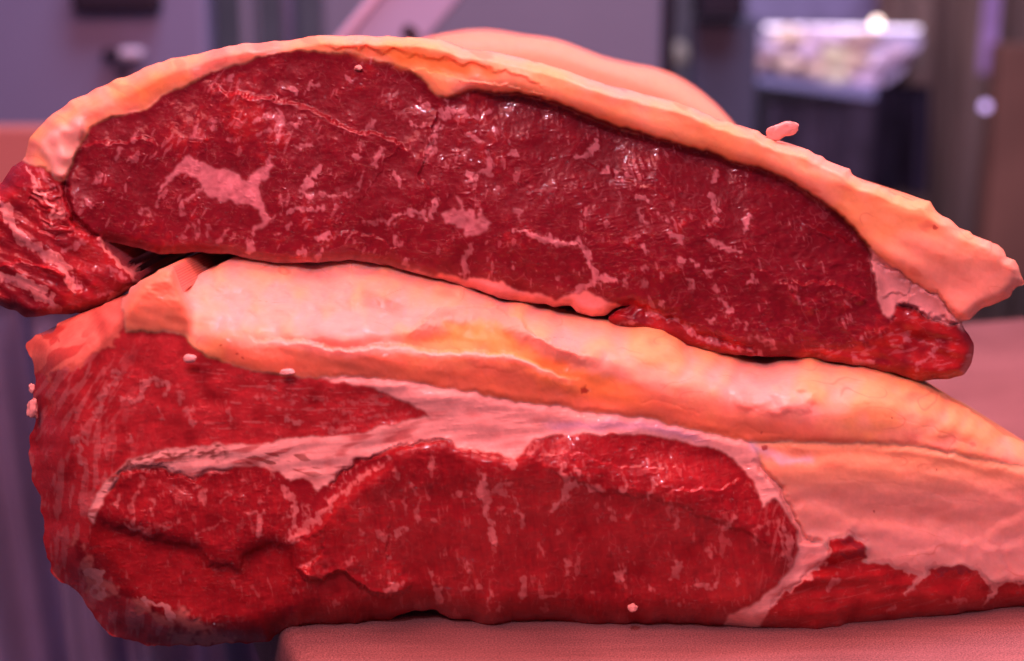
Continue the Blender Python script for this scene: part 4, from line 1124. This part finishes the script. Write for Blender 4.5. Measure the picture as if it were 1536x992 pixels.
# pale slanting steel arm
ay = 1.15
pa, pb = at(500, 150, ay), at(700, -90, ay)
ln = float(np.hypot(pb[0] - pa[0], pb[2] - pa[2])); an = math.atan2(pb[2] - pa[2], pb[0] - pa[0])
arm = empty('steel_arm', ((pa + pb) / 2).tolist())
tag(arm, 'pale slanting steel arm with a dark bolt above the fat cap', 'machine arm')
M_ARM = plain('pale_lilac_metal', (0.46, 0.52, 0.78), 0.3, var=0.1, scale=6)
def apart(name, mat, l0, l1, w0, w1, y0, y1):
    o = box(name, mat, (l0, y0, w0), (l1, y1, w1), None, 0.003)
    o.rotation_euler = (0, -an, 0)
    R = Vector(((l0 + l1) / 2 * math.cos(an) - (w0 + w1) / 2 * math.sin(an), (y0 + y1) / 2, (l0 + l1) / 2 * math.sin(an) + (w0 + w1) / 2 * math.cos(an)))
    o.location = R
    o.parent = arm
    return o
apart('beam', M_ARM, -ln / 2, ln / 2, -0.026, 0.022, 0.0, 0.02)
apart('flange', plain('pale_edge_metal', (0.80, 0.72, 0.95), 0.25, var=0.05), -ln / 2, ln / 2, 0.022, 0.030, -0.006, 0.02)
apart('bolt', M_DARK, -0.006, 0.004, -0.020, -0.006, -0.006, 0.0)

# dark doorway posts between cabinet and display
p1 = pbox('door_post', M_DARK, 980, -300, 999, 560, 1.7, 0.03); tag(p1, 'narrow dark post at the end of the grey cabinet', 'post')
p2 = pbox('pillar', plain('beige_pillar', (0.20, 0.16, 0.17), 0.7, var=0.3, scale=4), 1000, -300, 1042, 560, 2.6, 0.06); tag(p2, 'dim beige pillar beside the dark post', 'pillar')
lampy = organic('wall_lamp', atv(1016, 82, 2.45), (0.021, 0.012, 0.022), M_CREAM, 4, 0.1, 2, 3)
tag(lampy, 'cream rounded fitting low on the dim pillar', 'fitting')
p3 = pbox('dark_screen', M_TEAL, 1040, 28, 1124, 420, 2.0, 0.04); tag(p3, 'dark blue screen standing before the lit display', 'screen')
p3b = pbox('dark_box', M_DARK, 1052, -120, 1116, 26, 1.95, 0.08); tag(p3b, 'black box on top of the dark blue screen', 'box')

# lit display case with trays of pale goods
dy = 2.7
dc = empty('display_case', at(1250, 140, dy).tolist())
tag(dc, 'lit display case with pale goods under glass', 'display case')
M_TRAY = plain('display_steel', (0.50, 0.45, 0.62), 0.3, var=0.15, scale=6)
def quad_prism(name, mat, px, Y, th, parent):
    bm = bmesh.new()
    fr = [bm.verts.new(at(u, v, Y).tolist()) for u, v in px]
    bk = [bm.verts.new((at(u, v, Y) + np.array([0, th, 0])).tolist()) for u, v in px]
    bm.faces.new(fr); bm.faces.new(bk[::-1])
    n = len(px)
    for k in range(n): bm.faces.new((fr[k], bk[k], bk[(k + 1) % n], fr[(k + 1) % n]))
    bmesh.ops.recalc_face_normals(bm, faces=bm.faces)
    loc = Vector(parent.location)
    for v in bm.verts: v.co -= loc
    me = bpy.data.meshes.new(name)
    bm.to_mesh(me); bm.free()
    o = link(name, me, mat); o.parent = parent
    return o
quad_prism('front_rail', plain('lilac_rail', (0.42, 0.40, 0.66), 0.3, var=0.1), [(1118, 112), (1130, 125), (1310, 150), (1322, 132)], dy - 0.02, 0.03, dc)
quad_prism('deck', M_TRAY, [(1118, 45), (1118, 112), (1318, 136), (1380, 70), (1378, 45)], dy + 0.05, 0.25, dc)
quad_prism('rear_shelf', plain('shelf_dim', (0.34, 0.28, 0.46), 0.4, var=0.2), [(1120, -60), (1120, 38), (1385, 38), (1385, -60)], dy + 0.35, 0.03, dc)
quad_prism('side_glass', plain('pale_edge', (0.66, 0.56, 0.78), 0.2, var=0.1), [(1330, 95), (1322, 132), (1352, 110), (1384, 62), (1374, 52)], dy + 0.01, 0.03, dc)
quad_prism('light_bar', plain('case_light', (0.8, 0.75, 0.9), 0.4, emit=(0.95, 0.75, 1.0), strength=2.0), [(1150, 38), (1150, 44), (1380, 47), (1380, 41)], dy + 0.02, 0.02, dc)
rng = random.Random(4)
goods = [((0.85, 0.60, 0.46), 'cream'), ((0.85, 0.62, 0.80), 'pink'), ((0.86, 0.74, 0.50), 'yellow'), ((0.55, 0.33, 0.30), 'brown')]
gm = [plain('goods_' + n, c, 0.35, var=0.3, scale=30, coat=0.4) for c, n in goods]
spots = [(1136, 96, 3, 'brown display item at the corner by the dark screen'), (1158, 74, 1, 'pink display item above the corner by the dark screen'), (1184, 96, 0, 'cream display item second along the front row'),
         (1212, 78, 1, 'pink display item behind the front row, left of the middle'), (1222, 104, 0, 'cream display item before the pink one left of the middle'), (1250, 84, 2, 'yellow display item at the middle'),
         (1252, 114, 2, 'yellow display item lowest at the rail'), (1280, 96, 0, 'cream display item right of the yellow ones'), (1296, 120, 1, 'pink display item lowest near the glass edge'),
         (1316, 92, 1, 'pink display item nearest the glass edge'), (1346, 78, 1, 'last pink display item in the far corner'), (1182, 56, 0, 'cream display item in the rear row by the screen'), (1236, 56, 1, 'pink display item in the middle of the rear row'), (1292, 62, 3, 'brown display item toward the end of the rear row')]
area('case_lamp', atv(1250, -40, dy - 0.10), atv(1250, 90, dy + 0.05), 0.30, 0.30, (1.0, 0.80, 0.90), 0.05)
for i, (u, v, g, lb) in enumerate(spots):
    o = organic('packed_good', atv(u, v, dy + 0.01), (0.026 + 0.010 * rng.random(), 0.016, 0.015 + 0.008 * rng.random()), gm[g], 20 + i, 0.35, 2.0, 3, rot=(0, 0.5 * (rng.random() - 0.5), 0))
    tag(o, lb, 'food', 'goods in the lit display')
ml = plain('warm_bulb', (1, 0.8, 0.7), 0.4, emit=(1.0, 0.72, 0.62), strength=5.0)
b1 = organic('lamp_bulb', atv(1315, 35, 2.5), (0.009, 0.009, 0.009), ml, 1, 0.02, 1, 3); tag(b1, 'small warm bulb glowing above the display', 'bulb')
mv = plain('violet_bulb', (0.8, 0.6, 1), 0.4, emit=(0.62, 0.42, 0.85), strength=1.6)
b2 = organic('indicator_light', atv(1478, 160, 2.3), (0.008, 0.008, 0.008), mv, 2, 0.02, 1, 3); tag(b2, 'small violet light in front of the brown cloth', 'light')
b3 = pbox('light_strip', plain('violet_strip', (0.5, 0.3, 0.6), 0.4, emit=(0.5, 0.25, 0.55), strength=0.10), 1480, -10, 1494, 112, 2.5, 0.02); tag(b3, 'thin violet strip running down the brown cloth', 'light strip')

# draped cloths: real folds
def drape(name, mat, u0, u1, v0, v1, Y, folds, amp, seed, label, cat, slant=0.0):
    from mathutils import noise as mn
    a, b = at(u0, v0, Y), at(u1, v1, Y)
    n, m = 140, 24
    bm = bmesh.new()
    g = []
    for j in range(m + 1):
        row = []
        for i in range(n + 1):
            s, t = i / n, j / m
            x = a[0] + (b[0] - a[0]) * s + slant * t * (b[0] - a[0])
            z = a[2] + (b[2] - a[2]) * t
            ph = s * folds * 2 * math.pi + 2.5 * mn.noise(Vector((s * 5, t * 0.8, seed)))
            y = Y + amp * (math.sin(ph) + 0.5 * math.sin(2.3 * ph + seed)) * (0.6 + 0.6 * t)
            row.append(bm.verts.new((x, y, z)))
        g.append(row)
    for j in range(m):
        for i in range(n):
            bm.faces.new((g[j][i], g[j + 1][i], g[j + 1][i + 1], g[j][i + 1]))
    ex = bmesh.ops.solidify(bm, geom=list(bm.faces), thickness=0.002)
    bmesh.ops.recalc_face_normals(bm, faces=bm.faces)
    me = bpy.data.meshes.new(name)
    bm.to_mesh(me); bm.free()
    for p in me.polygons: p.use_smooth = True
    o = link(name, me, mat)
    tag(o, label, cat)
    return o


drape('hanging_cloth', M_BROWN, 1330, 1900, -250, 700, 2.9, 7, 0.03, 3, 'dark brown hanging cloth in the dim far corner', 'cloth')
pr = pbox('wooden_post', M_RUST, 1500, 66, 1560, 420, 2.4, 0.05); tag(pr, 'reddish brown post at the edge of the brown cloth', 'post')
drape('dark_coat', plain('dark_violet_fabric', (0.06, 0.045, 0.085), 0.8, var=0.3), 1316, 1384, 128, 290, 2.1, 2, 0.02, 8, 'dark violet hanging garment below the display case end', 'garment')
drape('dim_apron', plain('dim_violet_fabric', (0.17, 0.13, 0.19), 0.8, var=0.3), 1150, 1306, 150, 460, 2.3, 3, 0.015, 9, 'dim violet cloth hanging below the display rail', 'cloth')
ob = pbox('pink_board', M_ORANGE, -220, 190, 110, 300, 1.2, 0.03); tag(ob, 'dull pink board edge behind the left end of the upper joint', 'board')
drape('plastic_sheet', M_VIOLET, -260, 470, 440, 1500, 0.78, 6, 0.022, 5, 'violet sheet hanging in upright folds beside the chopping board', 'sheet', slant=0.10)
